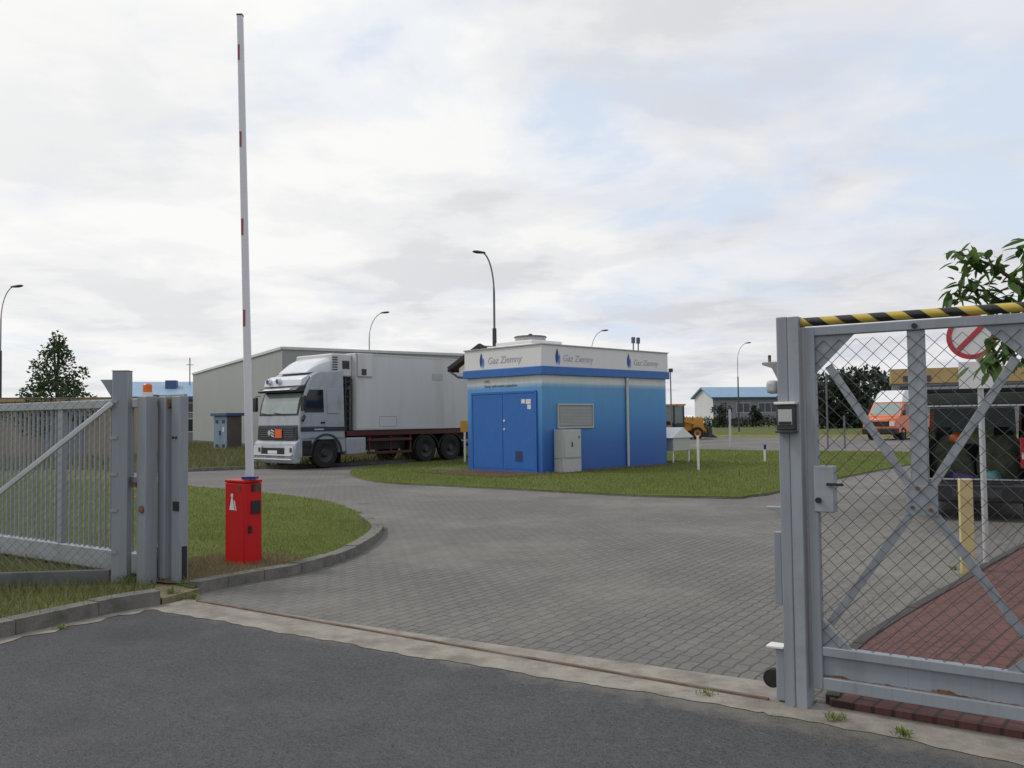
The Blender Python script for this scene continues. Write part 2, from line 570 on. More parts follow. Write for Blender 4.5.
def paver_mat(name, c1, c2, mortar, bw, bh, rot, ms=0.008, big=None, tint=None, zz=0.28):
    """interlocking concrete blocks: brick pattern with a slightly wavy edge, dirt and settlement"""
    m = bpy.data.materials.new(name)
    m.use_nodes = True
    t = m.node_tree
    p = t.nodes['Principled BSDF']
    tcn = N(t, 'ShaderNodeTexCoord')
    mp = N(t, 'ShaderNodeMapping')
    mp.inputs['Rotation'].default_value = (0, 0, rot)
    t.links.new(tcn.outputs['Object'], mp.inputs[0])
    sp = N(t, 'ShaderNodeSeparateXYZ')
    t.links.new(mp.outputs[0], sp.inputs[0])
    zig = mth(t, 'MULTIPLY', mth(t, 'PINGPONG', sp.outputs[0], bw / 2), zz)
    cb = N(t, 'ShaderNodeCombineXYZ')
    t.links.new(sp.outputs[0], cb.inputs[0])
    t.links.new(mth(t, 'ADD', sp.outputs[1], zig), cb.inputs[1])
    b = N(t, 'ShaderNodeTexBrick')
    b.offset = 0.5
    b.inputs['Scale'].default_value = 1.0
    b.inputs['Brick Width'].default_value = bw
    b.inputs['Row Height'].default_value = bh
    b.inputs['Mortar Size'].default_value = ms
    b.inputs['Mortar Smooth'].default_value = 0.25
    b.inputs['Bias'].default_value = 0.0
    b.inputs['Color1'].default_value = (*c1, 1)
    b.inputs['Color2'].default_value = (*c2, 1)
    b.inputs['Mortar'].default_value = (*mortar, 1)
    t.links.new(cb.outputs[0], b.inputs['Vector'])
    c = b.outputs['Color']
    big_n = noise(t, tcn.outputs['Object'], 0.35, 6, 0.6)
    c = mixc(t, ramp(t, big_n, [(0.45, (0, 0, 0)), (0.66, (0.75,) * 3)]), c, big or tuple(x * 1.35 for x in c1))
    fine = noise(t, tcn.outputs['Object'], 45, 4, 0.7)
    c = mixc(t, 0.5, c, ramp(t, fine, [(0.3, (0.33,) * 3), (0.7, (0.66,) * 3)]), 'OVERLAY')
    # single blocks that differ in shade, oil drips, drifted sand
    vb = N(t, 'ShaderNodeTexVoronoi')
    vb.inputs['Scale'].default_value = 1.0 / bw
    t.links.new(cb.outputs[0], vb.inputs['Vector'])
    sb = N(t, 'ShaderNodeSeparateColor')
    t.links.new(vb.outputs['Color'], sb.inputs[0])
    c = mixc(t, ramp(t, sb.outputs[0], [(0.6, (0, 0, 0)), (1.0, (0.35,) * 3)]), c, tuple(x * 0.72 for x in c1))
    vd = N(t, 'ShaderNodeTexVoronoi')
    vd.inputs['Scale'].default_value = 0.55
    t.links.new(tcn.outputs['Object'], vd.inputs['Vector'])
    oil = mth(t, 'ADD', vd.outputs['Distance'], mth(t, 'MULTIPLY', noise(t, tcn.outputs['Object'], 6, 5, 0.7), 0.16))
    c = mixc(t, ramp(t, oil, [(0.10, (0.55,) * 3), (0.19, (0, 0, 0))]), c, tuple(x * 0.45 for x in c1))
    pat = noise(t, tcn.outputs['Object'], 1.6, 6, 0.65)
    c = mixc(t, ramp(t, pat, [(0.5, (0, 0, 0)), (0.78, (0.5,) * 3)]), c, tint or tuple(x * 0.62 for x in c1))
    t.links.new(c, p.inputs['Base Color'])
    p.inputs['Roughness'].default_value = 0.85
    p.inputs['Specular IOR Level'].default_value = 0.3
    bn = N(t, 'ShaderNodeBump')
    bn.inputs['Strength'].default_value = 0.6
    bn.inputs['Distance'].default_value = 0.006
    t.links.new(mth(t, 'SUBTRACT', mth(t, 'MULTIPLY', fine, 0.3), b.outputs['Fac']), bn.inputs['Height'])
    t.links.new(bn.outputs[0], p.inputs['Normal'])
    return m


def asphalt_mat():
    m = bpy.data.materials.new('asphalt')
    m.use_nodes = True
    t = m.node_tree
    p = t.nodes['Principled BSDF']
    tcn = N(t, 'ShaderNodeTexCoord')
    v = tcn.outputs['Object']
    c = ramp(t, noise(t, v, 0.8, 6, 0.65), [(0.3, (0.054, 0.054, 0.056)), (0.7, (0.082, 0.081, 0.081))])
    vo = N(t, 'ShaderNodeTexVoronoi')
    vo.inputs['Scale'].default_value = 95
    t.links.new(v, vo.inputs['Vector'])
    sepc = N(t, 'ShaderNodeSeparateColor')
    t.links.new(vo.outputs['Color'], sepc.inputs[0])
    c = mixc(t, ramp(t, sepc.outputs[0], [(0.55, (0, 0, 0)), (1.0, (0.55,) * 3)]), c, (0.125, 0.125, 0.12))
    c = mixc(t, ramp(t, sepc.outputs[1], [(0.6, (0, 0, 0)), (1.0, (0.6,) * 3)]), c, (0.018, 0.018, 0.02))
    # pale stones, dust drifts
    vs = N(t, 'ShaderNodeTexVoronoi')
    vs.inputs['Scale'].default_value = 9
    t.links.new(v, vs.inputs['Vector'])
    c = mixc(t, ramp(t, vs.outputs['Distance'], [(0.0, (0.75,) * 3), (0.045, (0.6,) * 3), (0.06, (0, 0, 0))]), c, (0.20, 0.19, 0.18))
    c = mixc(t, ramp(t, noise(t, v, 2.3, 7, 0.7), [(0.50, (0, 0, 0)), (0.78, (0.35,) * 3)]), c, (0.125, 0.122, 0.12))
    # dust and grit gathered along the concrete strip, with a ragged outline
    dp = N(t, 'ShaderNodeVectorMath', operation='DOT_PRODUCT')
    t.links.new(v, dp.inputs[0])
    dp.inputs[1].default_value = (NV.x, NV.y, 0)
    dist = mth(t, 'SUBTRACT', O.dot(NV) - 0.26, dp.outputs['Value'])
    edge = mth(t, 'SUBTRACT', mth(t, 'MULTIPLY', noise(t, v, 3.5, 8, 0.75), 0.9), mth(t, 'MULTIPLY', dist, 1.1))
    c = mixc(t, ramp(t, edge, [(0.30, (0, 0, 0)), (0.52, (0.75,) * 3)]), c, (0.17, 0.155, 0.13))
    wet = noise(t, v, 0.55, 4, 0.5)
    c = mixc(t, ramp(t, wet, [(0.58, (0, 0, 0)), (0.72, (0.45,) * 3)]), c, (0.040, 0.040, 0.042))
    t.links.new(c, p.inputs['Base Color'])
    p.inputs['Roughness'].default_value = 0.8
    p.inputs['Specular IOR Level'].default_value = 0.35
    bn = N(t, 'ShaderNodeBump')
    bn.inputs['Strength'].default_value = 0.8
    bn.inputs['Distance'].default_value = 0.006
    t.links.new(mth(t, 'ADD', vo.outputs['Distance'], noise(t, v, 30, 5, 0.7)), bn.inputs['Height'])
    t.links.new(bn.outputs[0], p.inputs['Normal'])
    return m


def turf_mat(name, a, b, dry):
    m = bpy.data.materials.new(name)
    m.use_nodes = True
    t = m.node_tree
    p = t.nodes['Principled BSDF']
    tcn = N(t, 'ShaderNodeTexCoord')
    v = tcn.outputs['Object']
    c = ramp(t, noise(t, v, 1.1, 8, 0.7), [(0.3, a), (0.7, b)])
    c = mixc(t, ramp(t, noise(t, v, 0.35, 6, 0.6), [(0.48, (0, 0, 0)), (0.75, (0.6,) * 3)]), c, dry)
    c = mixc(t, 0.7, c, ramp(t, noise(t, v, 28, 5, 0.75), [(0.25, (0.25,) * 3), (0.75, (0.75,) * 3)]), 'OVERLAY')
    t.links.new(c, p.inputs['Base Color'])
    p.inputs['Roughness'].default_value = 0.95
    p.inputs['Specular IOR Level'].default_value = 0.15
    bn = N(t, 'ShaderNodeBump')
    bn.inputs['Strength'].default_value = 0.9
    bn.inputs['Distance'].default_value = 0.04
    t.links.new(noise(t, v, 22, 6, 0.75), bn.inputs['Height'])
    t.links.new(bn.outputs[0], p.inputs['Normal'])
    return m


U = Vector((0.827, -0.562)).normalized()      # along the gate line
NV = Vector((-U.y, U.x))                       # inwards, away from the road
O = Vector((1.44, 4.87))                       # foot of the right gate post
ROT_U = math.atan2(U.y, U.x)
M['asphalt'] = asphalt_mat()
M['pavers'] = paver_mat('concrete_pavers', (0.172, 0.161, 0.146), (0.146, 0.138, 0.127), (0.085, 0.078, 0.070), 0.2, 0.1, -ROT_U + R(90), 0.008, (0.225, 0.208, 0.182), zz=0.12)
M['redbrick'] = paver_mat('red_pavers', (0.145, 0.063, 0.053), (0.115, 0.053, 0.046), (0.045, 0.030, 0.026), 0.2, 0.1, -R(49.6), 0.011, (0.15, 0.078, 0.066), (0.085, 0.05, 0.042), 0.0)
M['turf'] = turf_mat('turf', (0.08, 0.108, 0.025), (0.14, 0.168, 0.042), (0.22, 0.195, 0.08))
M['meadow'] = turf_mat('meadow', (0.075, 0.10, 0.028), (0.125, 0.14, 0.045), (0.17, 0.15, 0.06))
M['blade'] = leafmat('grass_blade', (0.10, 0.145, 0.026), (0.29, 0.32, 0.085), 0.4)
M['blade_dry'] = leafmat('grass_dry', (0.075, 0.095, 0.028), (0.26, 0.235, 0.11), 0.3)
M['straw'] = leafmat('straw', (0.14, 0.115, 0.06), (0.34, 0.28, 0.16), 0.2)
M['leaf'] = leafmat('leaf_near', (0.045, 0.10, 0.025), (0.15, 0.25, 0.06), 0.5, 0.4)
M['leaf_tree'] = leafmat('leaf_tree', (0.022, 0.045, 0.018), (0.07, 0.115, 0.04), 0.3)
M['leaf_far'] = leafmat('leaf_far', (0.022, 0.035, 0.025), (0.05, 0.07, 0.042), 0.15)
M['hedge'] = leafmat('leaf_hedge', (0.035, 0.05, 0.025), (0.08, 0.10, 0.045), 0.15)


# ------------------------------------------------------------------ ground
def crom(pts, n=6, closed=False):
    P = [Vector((p[0], p[1])) for p in pts]
    out = []
    m = len(P)
    for i in range(m if closed else m - 1):
        a, b, c, d = (P[(i - 1) % m], P[i], P[(i + 1) % m], P[(i + 2) % m]) if closed else \
            (P[max(i - 1, 0)], P[i], P[i + 1], P[min(i + 2, m - 1)])
        for k in range(n):
            t = k / n
            out.append(0.5 * ((2 * b) + (c - a) * t + (2 * a - 5 * b + 4 * c - d) * t * t + (3 * b - a - 3 * c + d) * t ** 3))
    if not closed:
        out.append(P[-1])
    return [tuple(p) for p in out]


def sheet(name, poly, z, m, z0=None):
    mb = MB()
    if z0 is None:
        mb.add([(x, y, z) for x, y in poly], [tuple(range(len(poly)))])
        o = mb.build(name, m, fixn=False)
        if o.data.polygons[0].normal.z < 0:
            o.data.flip_normals()
    else:
        mb.prism(poly, 'z', z0, z)
        o = mb.build(name, m)
    return tag(o, kind='structure')


def along(t, off=0.0):
    p = O + U * t + NV * off
    return (p.x, p.y)


far = 900.0
ground = sheet('ground', [(-far, -60), (far, -60), (far, 2500), (-far, 2500)], 0.0, M['meadow'])
asphalt = sheet('road', [along(-40, -0.1), along(40, -0.1), along(40, -40), along(-40, -40)], 0.006, M['asphalt'])
yard_pts = [along(-7, 0.0), along(14, 0.0), (24, 8), (40, 30)]
yard = sheet('paving', [along(-5.3, 0.0), along(14, 0.0), (60, 10), (80, 55), tuple(G(1100, 437.2)), tuple(G(777, 437.2)), tuple(G(690, 437.2)),
                        (-3, 66), (-6, 45), (-30, 40), (-40, 36), (-40, 20), (-12, 17), (-5, 14), (-4.2, 9.5)], 0.006, M['pavers'])

strip_poly = [along(-5.35, -0.36), along(-4.2, -0.34), along(-2.5, -0.31), along(-1.0, -0.22), along(-0.02, -0.16), along(1.3, -0.24), along(6, -0.24),
              along(6, 0.10), along(0.12, 0.14), along(0.08, 0.40), along(-2.5, 0.20), along(-5.1, 0.06), along(-5.35, 0.10)]
# ragged asphalt edge
ragged = []
for i in range(len(strip_poly)):
    a, b = Vector(strip_poly[i]), Vector(strip_poly[(i + 1) % len(strip_poly)])
    n_ = max(1, int((b - a).length / 0.035)) if i < 6 else 1
    for k in range(n_):
        p = a.lerp(b, k / n_)
        if i < 6 and k:
            q_ = p.dot(U)
            p = p + NV * (0.014 * math.sin(q_ * 5.1) + 0.010 * math.sin(q_ * 13.7 + 1) + 0.006 * math.sin(q_ * 31 + 2) + random.uniform(-0.004, 0.004))
        ragged.append((p.x, p.y))
strip = sheet('concrete_strip', ragged, 0.0095, M['concrete'])

# left lawn (raised, kerbed towards the drive)
arc = crom([G(196, 594), G(245, 584), G(300, 574), G(345, 560), G(372, 545), G(381, 534), G(374, 526), G(355, 515), G(320, 503.5), G(250, 494.5), G(190, 489), G(150, 484), G(122, 478), G(106, 472.8)], 6)
lawn_left = arc + [(-16, 31), (-28, 33), along(-36, 0.62), along(-7.2, 0.62), along(-6.4, 0.30), along(-5.5, 0.22)]
sheet('lawn', lawn_left, 0.075, M['turf'], -0.05)
kerb_line = arc[:40]


def kerb(name, line, w, h, m, seglen=1.0, side=1, gap=0.006, kind='structure', every=3):
    """separate kerb stones along a line"""
    P = [Vector(p) for p in line]
    mb = MB()
    for i in range(len(P) - 1):
        a, b = P[i], P[i + 1]
        d = (b - a)
        if d.length < 1e-4:
            continue
        def nrm(k):
            q0, q1 = P[max(k - 1, 0)], P[min(k + 1, len(P) - 1)]
            t = (q1 - q0).normalized()
            return Vector((-t.y, t.x)) * side
        na, nb = nrm(i), nrm(i + 1)
        a2, b2 = a + na * w, b + nb * w
        a, b = a - na * 0.02, b - nb * 0.02
        g = d.normalized() * (gap if i % every == 0 else 0)
        lo = -0.05
        if i % every == 0:
            hh = h + random.uniform(-0.008, 0.006)
        vs = [(*(a + g), lo), (*b, lo), (*b2, lo), (*(a2 + g), lo), (*(a + g), hh), (*b, hh), (*b2, hh), (*(a2 + g), hh)]
        mb.add(vs, [(0, 3, 2, 1), (4, 5, 6, 7), (0, 1, 5, 4), (1, 2, 6, 5), (2, 3, 7, 6), (3, 0, 4, 7)])
    o = mb.build(name, m)
    return tag(o, kind=kind)


kerb('lawn_kerb', kerb_line, 0.13, 0.115, M['kerb'], side=1, every=4)
kerb('lawn_edging', arc[39:], 0.06, 0.04, M['kerb'], side=1)

# verge in front of the left fence, with its kerb towards the road
kline = crom([G(160, 606), G(120, 612.5), G(60, 625.5), G(0, 639), (-4.25, 6.0), (-4.75, 5.2), (-5.6, 4.5), (-7.0, 4.0), (-10, 3.6), (-24, 3.0)], 5)
verge_poly = kline + [(-24, 12), along(-12, 0.62), along(-6.2, 0.32), along(-5.36, 0.16)]
verge_poly = kline + [(-40, 3.0), (-40, 30.2), along(-50, 0.61), along(-7.2, 0.61), along(-6.4, 0.29), along(-6.0, 0.16), tuple(G(150, 601))]
sheet('grass_verge', verge_poly, 0.07, M['turf'], -0.05)
kerb('verge_kerb', kline, 0.14, 0.13, M['kerb'], side=-1, every=7)
# dusty gutter in front of the verge kerb
gl = [Vector(p) for p in kline[:24]]
gpoly = [tuple(p) for p in gl] + [tuple(Vector(kline[i]) + (Vector(kline[min(i + 1, 24)]) - Vector(kline[max(i - 1, 0)])).orthogonal().normalized() * (0.16 + 0.05 * math.sin(i * 1.7))) for i in range(23, -1, -1)]
sheet('gutter', gpoly, 0.010, M['concrete'])

sheet('soil', [tuple(G(162, 605.5)), tuple(G(200, 595)), along(-5.5, 0.26), along(-6.1, 0.30), along(-6.05, 0.1), tuple(G(148, 602))], 0.06, M['soil'], -0.05)
# soil around the barrier foot
sc = G(235, 575)
sp_ = [(sc.x + math.cos(a) * (0.62 + 0.13 * math.sin(3 * a + 1)) - 0.1, sc.y + 0.05 + math.sin(a) * (0.40 + 0.08 * math.sin(5 * a))) for a in [2 * math.pi * k / 36 for k in range(36)]]
soil_pts = [(-3.02, 8.34), (-2.7, 8.66), (-2.35, 9.05), (-2.25, 9.45), (-2.6, 9.95), (-3.0, 10.0), (-3.5, 9.9), (-3.75, 9.3), (-3.7, 8.7), (-3.4, 8.4)]
sheet('soil', crom(soil_pts, 5, True), 0.082, M['soil'])

# kiosk lawn
kl = crom([G(350, 474), G(356, 478), G(384, 483.5), G(450, 487), G(516, 490.5), G(626, 496.5), G(700, 498.6), G(738, 499.2), G(752, 497.3), G(775, 494), G(835, 480), G(909, 465.5)], 5)
kl_back = [tuple(G(1010, 453)), tuple(G(850, 452.6)), tuple(G(777, 452)), tuple(G(700, 450.5)), (4.5, 43), (1.5, 38)] + crom([G(461, 461), G(420, 463.5), G(376, 467.5), G(352, 471.5)], 4)
sheet('lawn', kl + kl_back, 0.05, M['turf'], -0.05)
kerb('lawn_edging', kl, 0.06, 0.03, M['kerb'], side=1)

# strip of rough grass in front of the warehouse
wl = crom([G(104, 472.6), G(140, 472.6), G(186, 472), G(250, 469.5), G(330, 466.5), G(420, 462)], 4)
sheet('rough_grass', wl + [(1.0, 42), (6, 62), (-30, 75), (-55, 60), (-45, 33), (-16, 31)], 0.07, M['meadow'], -0.05)
kerb('road_kerb', wl, 0.14, 0.12, M['kerb'], side=1)

# kerb with faded yellow paint at the far side of the back road
M['yellow_kerb'] = mat('yellow_kerb', (0.42, 0.36, 0.12), 0.8, 0.2, 2)
kerb('far_kerb', [tuple(G(x, 437.0)) for x in (692, 730, 777, 830, 890, 960, 1040)], 0.35, 0.14, M['yellow_kerb'], side=1)

# red brick footpath at the right
path_pts = [along(0.24, 0.165)] + [tuple(p) for p in crom([G(849, 657), G(868, 641), G(910, 614), G(958, 586.5), G(990, 567), G(1026, 547)], 4)] + [(7.6, 12.3), (9.6, 12.2), (8.4, 6.0), along(4.0, 0.12), along(0.26, 0.12)]
path_core = path_pts
sheet('footpath', path_core, 0.045, M['redbrick'], -0.05)
kerb('footpath_kerb', path_pts[0:22], 0.05, 0.06, M['kerb_dark'], side=-1)


# ------------------------------------------------------------------ buildings and far things
UP = Vector((0, 0, 1))


def frame2(u):
    u = Vector(u).normalized()
    return u, Vector((-u.y, u.x))


# warehouse: local x along its long dark side, y away along the gable side
wh = thing('warehouse', 'big pale grey windowless metal clad warehouse behind the truck', 'warehouse', (-11.9, 45, 0), u=(0.85, 0.52))
wu, wn = frame2((0.85, 0.52))
mb = MB()
g = Vector((-23.42, 63.8)) - Vector((-11.9, 45))
gx, gy = g.dot(wu), g.dot(wn)
foot = [(0, 0), (15, 0), (15 + gx, gy), (gx, gy)]
mb.loft([[(x, y, -0.1) for x, y in foot], [(0, 0, 5.42), (15, 0, 5.35), (15 + gx, gy, 5.2), (gx, gy, 5.18)]])
mb.build('wall', M['warehouse'], wh)
mb = MB()
top = [(0, 0, 5.42), (15, 0, 5.35), (15 + gx, gy, 5.2), (gx, gy, 5.18)]
for i in range(4):
    a, b = Vector(top[i]), Vector(top[(i + 1) % 4])
    mb.beam(a, b, 0.16, 0.14)
mb.build('roof_trim', M['alu'], wh)
mb = MB()
mb.loft([[(x, y, -0.05) for x, y in [(-0.04, -0.04), (15, -0.04), (15 + gx, gy), (gx - 0.04, gy)]], [(x, y, 0.35) for x, y in [(-0.04, -0.04), (15, -0.04), (15 + gx, gy), (gx - 0.04, gy)]]])
mb.build('plinth', M['plinth'], wh)

# electrical cabinet by the warehouse
ec = thing('electrical_cabinet', 'blue grey double door electrical cabinet with navy roof by the warehouse', 'cabinet', tuple(D(213, 413, 47.5).to_2d()) + (0.05,), u=(0.80, -0.60))
MB().box(0.05, 1.25, 0.05, 0.95, 0, 1.9).build('body', M['shed_side'], ec, 0.02)
for x0, x1 in ((0.07, 0.645), (0.655, 1.23)):
    d = MB().box(x0, x1, 0.0, 0.045, 0.08, 1.88).build('door', M['shed_blue'], ec, 0.01)
    for zz_ in (0.2, 1.5):
        MB().box(x0 + 0.18, x0 + 0.42, -0.012, -0.002, zz_, zz_ + 0.175).build('vent', M['darkgrey'], d)
    MB().box(0.60 if x0 < 0.5 else 0.68, 0.62 if x0 < 0.5 else 0.70, -0.03, -0.001, 0.85, 1.1).build('handle', M['black'], d)
MB().box(0.86, 1.0, -0.006, -0.001, 1.05, 1.3).build('notice', M['white'], ec)
MB().box(-0.08, 1.38, -0.12, 1.05, 1.9, 2.06).build('roof', M['roof_navy'], ec, 0.015)


def gabled(name, label, loc, u, lx, ly, eave, ridge, wallm, roofm, wins, cat='building', gable_m=None, winm=None, over=0.5):
    """ridge along local x; facade y=0 towards us"""
    t = thing(name, label, cat, loc, u=u)
    w = MB().prism([(0, -0.2), (ly, -0.2), (ly, eave), (ly / 2, ridge - 0.05), (0, eave)], 'x', 0, lx).build('wall', wallm, t)
    if gable_m:
        MB().prism([(0, 0), (ly, 0), (ly, eave), (ly / 2, ridge - 0.07), (0, eave)], 'x', -0.06, -0.005).build('gable_wall', gable_m, t)
    mb = MB()
    s = (ridge - eave) / (ly / 2)
    mb.prism([(-over, eave - s * over + 0.02), (ly / 2, ridge + 0.02), (ly + over, eave - s * over + 0.02), (ly + over, eave - s * over + 0.22), (ly / 2, ridge + 0.24), (-over, eave - s * over + 0.22)], 'x', -over, lx + over)
    rf = mb.build('roof', roofm, t)
    MB().box(-over, lx + over, -over - 0.13, -over - 0.01, eave - s * over - 0.02, eave - s * over + 0.2).build('gutter', M['roof_navy'], rf)
    for (x0, x1, z0, z1) in wins:
        fr = MB()
        fr.box(x0 - 0.07, x1 + 0.07, -0.06, -0.005, z0 - 0.07, z0)
        fr.box(x0 - 0.07, x1 + 0.07, -0.06, -0.005, z1, z1 + 0.07)
        fr.box(x0 - 0.07, x0, -0.06, -0.005, z0, z1)
        fr.box(x1, x1 + 0.07, -0.06, -0.005, z0, z1)
        n_ = max(1, int((x1 - x0) / 1.0))
        for k in range(1, n_):
            xx = x0 + (x1 - x0) * k / n_
            fr.box(xx - 0.03, xx + 0.03, -0.055, -0.006, z0, z1)
        f = fr.build('window', M['bldg_white'], t)
        MB().box(x0, x1, -0.03, -0.004, z0, z1).build('pane', winm or M['pane'], f)
    return t, rf


b1, rf1 = gabled('office_building', 'grey office building with pale blue roof left of the warehouse', (-31.2, 70.5, 0), (0.97, 0.24), 16, 9, 3.7, 4.95,
                 M['bldg_grey'], M['roof_light'],
                 [(0.8 + k * 1.7, 1.9 + k * 1.7, 0.9, 1.9) for k in range(8)] + [(1.2 + k * 2.6, 2.6 + k * 2.6, 2.5, 3.2) for k in range(5)])
MB().box(2.6, 3.5, 2.0, 3.0, 4.3, 5.2).build('chimney', M['roof_navy'], rf1)
MB().box(6.1, 6.7, 2.0, 2.6, 4.2, 5.15).build('chimney', M['roof_navy'], rf1)
MB().tube([(4.4, 3.4, 4.6), (4.4, 3.4, 7.2)], 0.05, 6).beam((4.1, 3.4, 6.6), (4.7, 3.4, 6.6), 0.05, 0.05).build('aerial', M['pole_grey'], rf1)

b2, rf2 = gabled('hall_building', 'long grey hall with pale blue roof and white gable beyond the lawn', (35.1, 152, 0), (0.97, 0.24), 20, 7.2, 5.04, 6.64,
                 M['bldg_grey'], M['roof_light'], [(4.5, 7.0, 2.3, 3.9), (8.8, 12.4, 2.3, 3.9), (14.2, 18.2, 2.3, 3.9)], gable_m=M['bldg_white'], over=0.6)

tanw = thing('tan_shed', 'long low tan walled shed behind the sliding gate at left', 'shed', (-34, 37.5, 0), u=(1, 0.02))
MB().box(0, 17.0, 0, 5, -0.1, 2.6).build('wall', M['tan'], tanw)
MB().box(-0.1, 17.1, -0.1, 5.1, 2.6, 2.76).build('roof', M['tan_bldg'], tanw)
MB().box(13.6, 15.4, -0.06, -0.005, 0.0, 2.25).build('door', M['bldg_grey'], tanw)

tb = thing('tan_building', 'flat roofed tan building with dark window band behind the fence', 'building', (35, 80, 0), u=(0.92, -0.39))
MB().box(0, 18, 0, 10, -0.1, 4.4).build('wall', M['bldg_grey'], tb)
MB().box(-0.15, 18.15, -0.15, 10.15, 4.4, 5.75).build('parapet', M['tan_bldg'], tb)
MB().box(0.6, 17.4, -0.05, -0.005, 2.6, 4.2).build('window', M['pane'], tb)
MB().box(0.9, 3.2, -0.19, -0.155, 4.55, 5.1).build('window', M['pane'], tb)

# ------------------------------------------------------------------ street lamps
def lamp(label, base, h, ang, dark=0.62, r=0.07, reach=1.3):
    t = thing('street_lamp', label, 'street lamp', (base[0], base[1], 0), rotz=ang, group='street lamps round the yard')
    MB().tube([(0, 0, -0.2), (0, 0, h * dark)], [r * 1.25, r * 0.95], 10).build('pole', M['pole_dark'], t, smooth=True)
    pts = [(0, 0, h * dark - 0.05), (0.0, 0, h * 0.8)]
    for k in range(1, 9):
        a = k / 8 * math.pi / 2 * 0.9
        pts.append((reach * (1 - math.cos(a)), 0, h * 0.8 + h * 0.2 * math.sin(a) / math.sin(math.pi / 2 * 0.9)))
    MB().tube(pts, [r * 0.5] * 2 + [r * 0.36] * 8, 8).build('arm', M['pole_grey'], t, smooth=True)
    e = Vector(pts[-1])
    mb = MB()
    for rings in [[]]:
        rr = []
        for x, w, hh in ((-0.12, 0.04, 0.04), (0.05, 0.10, 0.06), (0.25, 0.13, 0.075), (0.42, 0.1, 0.06), (0.5, 0.03, 0.02)):
            rr.append([(e.x + x, w * math.cos(a) , e.z + 0.1 * x + hh * math.sin(a)) for a in [2 * math.pi * k / 10 for k in range(10)]])
        mb.loft(rr)
    mb.build('lamp_head', M['darkgrey'], t, smooth=True)
    return t


lamp('street lamp at the far left edge beside the bushy conifer', (-26.5, 45), 8.8, R(5), reach=0.7)
lamp('tall street lamp rising behind the left end of the blue kiosk', (-0.8, 41), 9.5, R(185), r=0.105, reach=0.6)
lamp('street lamp rising behind the white truck box beside its cooling unit', (-10.0, 61), 9.2, R(8), dark=0.5, reach=1.1)
lamp('small distant street lamp showing over the kiosk roof', (6.9, 75), 9.15, R(5), dark=0.45, reach=1.2)
lamp('street lamp in front of the long blue roofed hall', (23.4, 90), 9.2, R(8), reach=1.2)
mst = thing('mast', 'thin bare mast beside the right end of the blue kiosk', 'mast', (10.95, 60, 0))
MB().tube([(0, 0, 0), (0, 0, 4.9)], [0.06, 0.04], 8).build('pole', M['pole_grey'], mst)
MB().box(-0.12, 0.16, -0.1, 0.1, 4.7, 4.95).build('camera_box', M['darkgrey'], mst, 0.02)


# ------------------------------------------------------------------ vegetation
def leaves(mb, centers, radii, n, size, flat=0.6, droop=0.0):
    """n leaf quads spread through ellipsoid clumps"""
    wts = np.array([r[0] * r[1] * r[2] for r in radii]) ** 0.75
    wts = wts / wts.sum()
    idx = rng.choice(len(centers), n, p=wts)
    for i in idx:
        c, r = centers[i], radii[i]
        d = rng.normal(size=3)
        d /= np.linalg.norm(d) + 1e-9
        q = rng.uniform(0.25, 1.0) ** 0.45
        p = Vector((c[0] + d[0] * r[0] * q, c[1] + d[1] * r[1] * q, c[2] + d[2] * r[2] * q))
        a = Vector(rng.normal(size=3)) + Vector((d[0], d[1], d[2] * 0.5 - droop)) * 0.8
        a.normalize()
        b = a.cross(Vector(rng.normal(size=3))).normalized()
        s = size * rng.uniform(0.6, 1.35)
        w = s * flat
        mb.add([p, p + a * s * 0.5 + b * w * 0.5, p + a * s, p + a * s * 0.5 - b * w * 0.5], [(0, 1, 2, 3)])


def tree(name, label, base, h, clumps, n, size, leafm, trunk_r=0.15, group=None, cat='tree'):
    t = thing(name, label, cat, (base[0], base[1], base[2] if len(base) > 2 else 0), group=group)
    cs = [c[:3] for c in clumps]
    rs = [c[3:] for c in clumps]
    mb = MB()
    leaves(mb, cs, rs, n, size)
    mb.build('crown', leafm, t, fixn=False)
    mb = MB()
    pts, rr = [], []
    topz = max(c[2] for c in cs)
    for k in range(7):
        q = k / 6
        pts.append((0.12 * math.sin(q * 5) * q, 0.1 * math.cos(q * 4) * q, q * topz))
        rr.append(trunk_r * (1 - 0.85 * q))
    mb.tube(pts, rr, 8)
    for c in cs[::max(1, len(cs) // 10)]:
        z0 = max(0.3, c[2] * 0.72)
        mb.tube([(0, 0, z0), (c[0] * 0.5, c[1] * 0.5, (z0 + c[2]) / 2 + 0.1), tuple(c)], [trunk_r * 0.35, trunk_r * 0.22, trunk_r * 0.08], 5)
    mb.build('trunk', M['bark'], t, smooth=True, fixn=False)
    return t


# bushy conical tree at the left
cl = []
for k in range(46):
    q = k / 45
    z = 1.3 + q * 4.0
    rad = 2.45 * (1 - q) ** 0.9 + 0.10
    a = k * 2.4
    rr = rad * random.uniform(0.55, 1.0)
    cl.append((rr * math.cos(a), rr * math.sin(a), z + random.uniform(-0.2, 0.2), 0.62 * (1.05 - 0.6 * q), 0.62 * (1.05 - 0.6 * q), 0.34 * (1.05 - 0.4 * q)))
cl += [(0.05, 0, 5.45, 0.16, 0.16, 0.35), (0.0, 0, 5.0, 0.3, 0.3, 0.4), (0, 0, 3.0, 0.9, 0.9, 1.4), (0, 0, 1.8, 1.3, 1.3, 1.0)]
tree('conical_tree', 'dark green cone shaped tree standing above the sliding gate at left', (-20.2, 38.6), 6, cl, 6500, 0.165, M['leaf_tree'], 0.16)


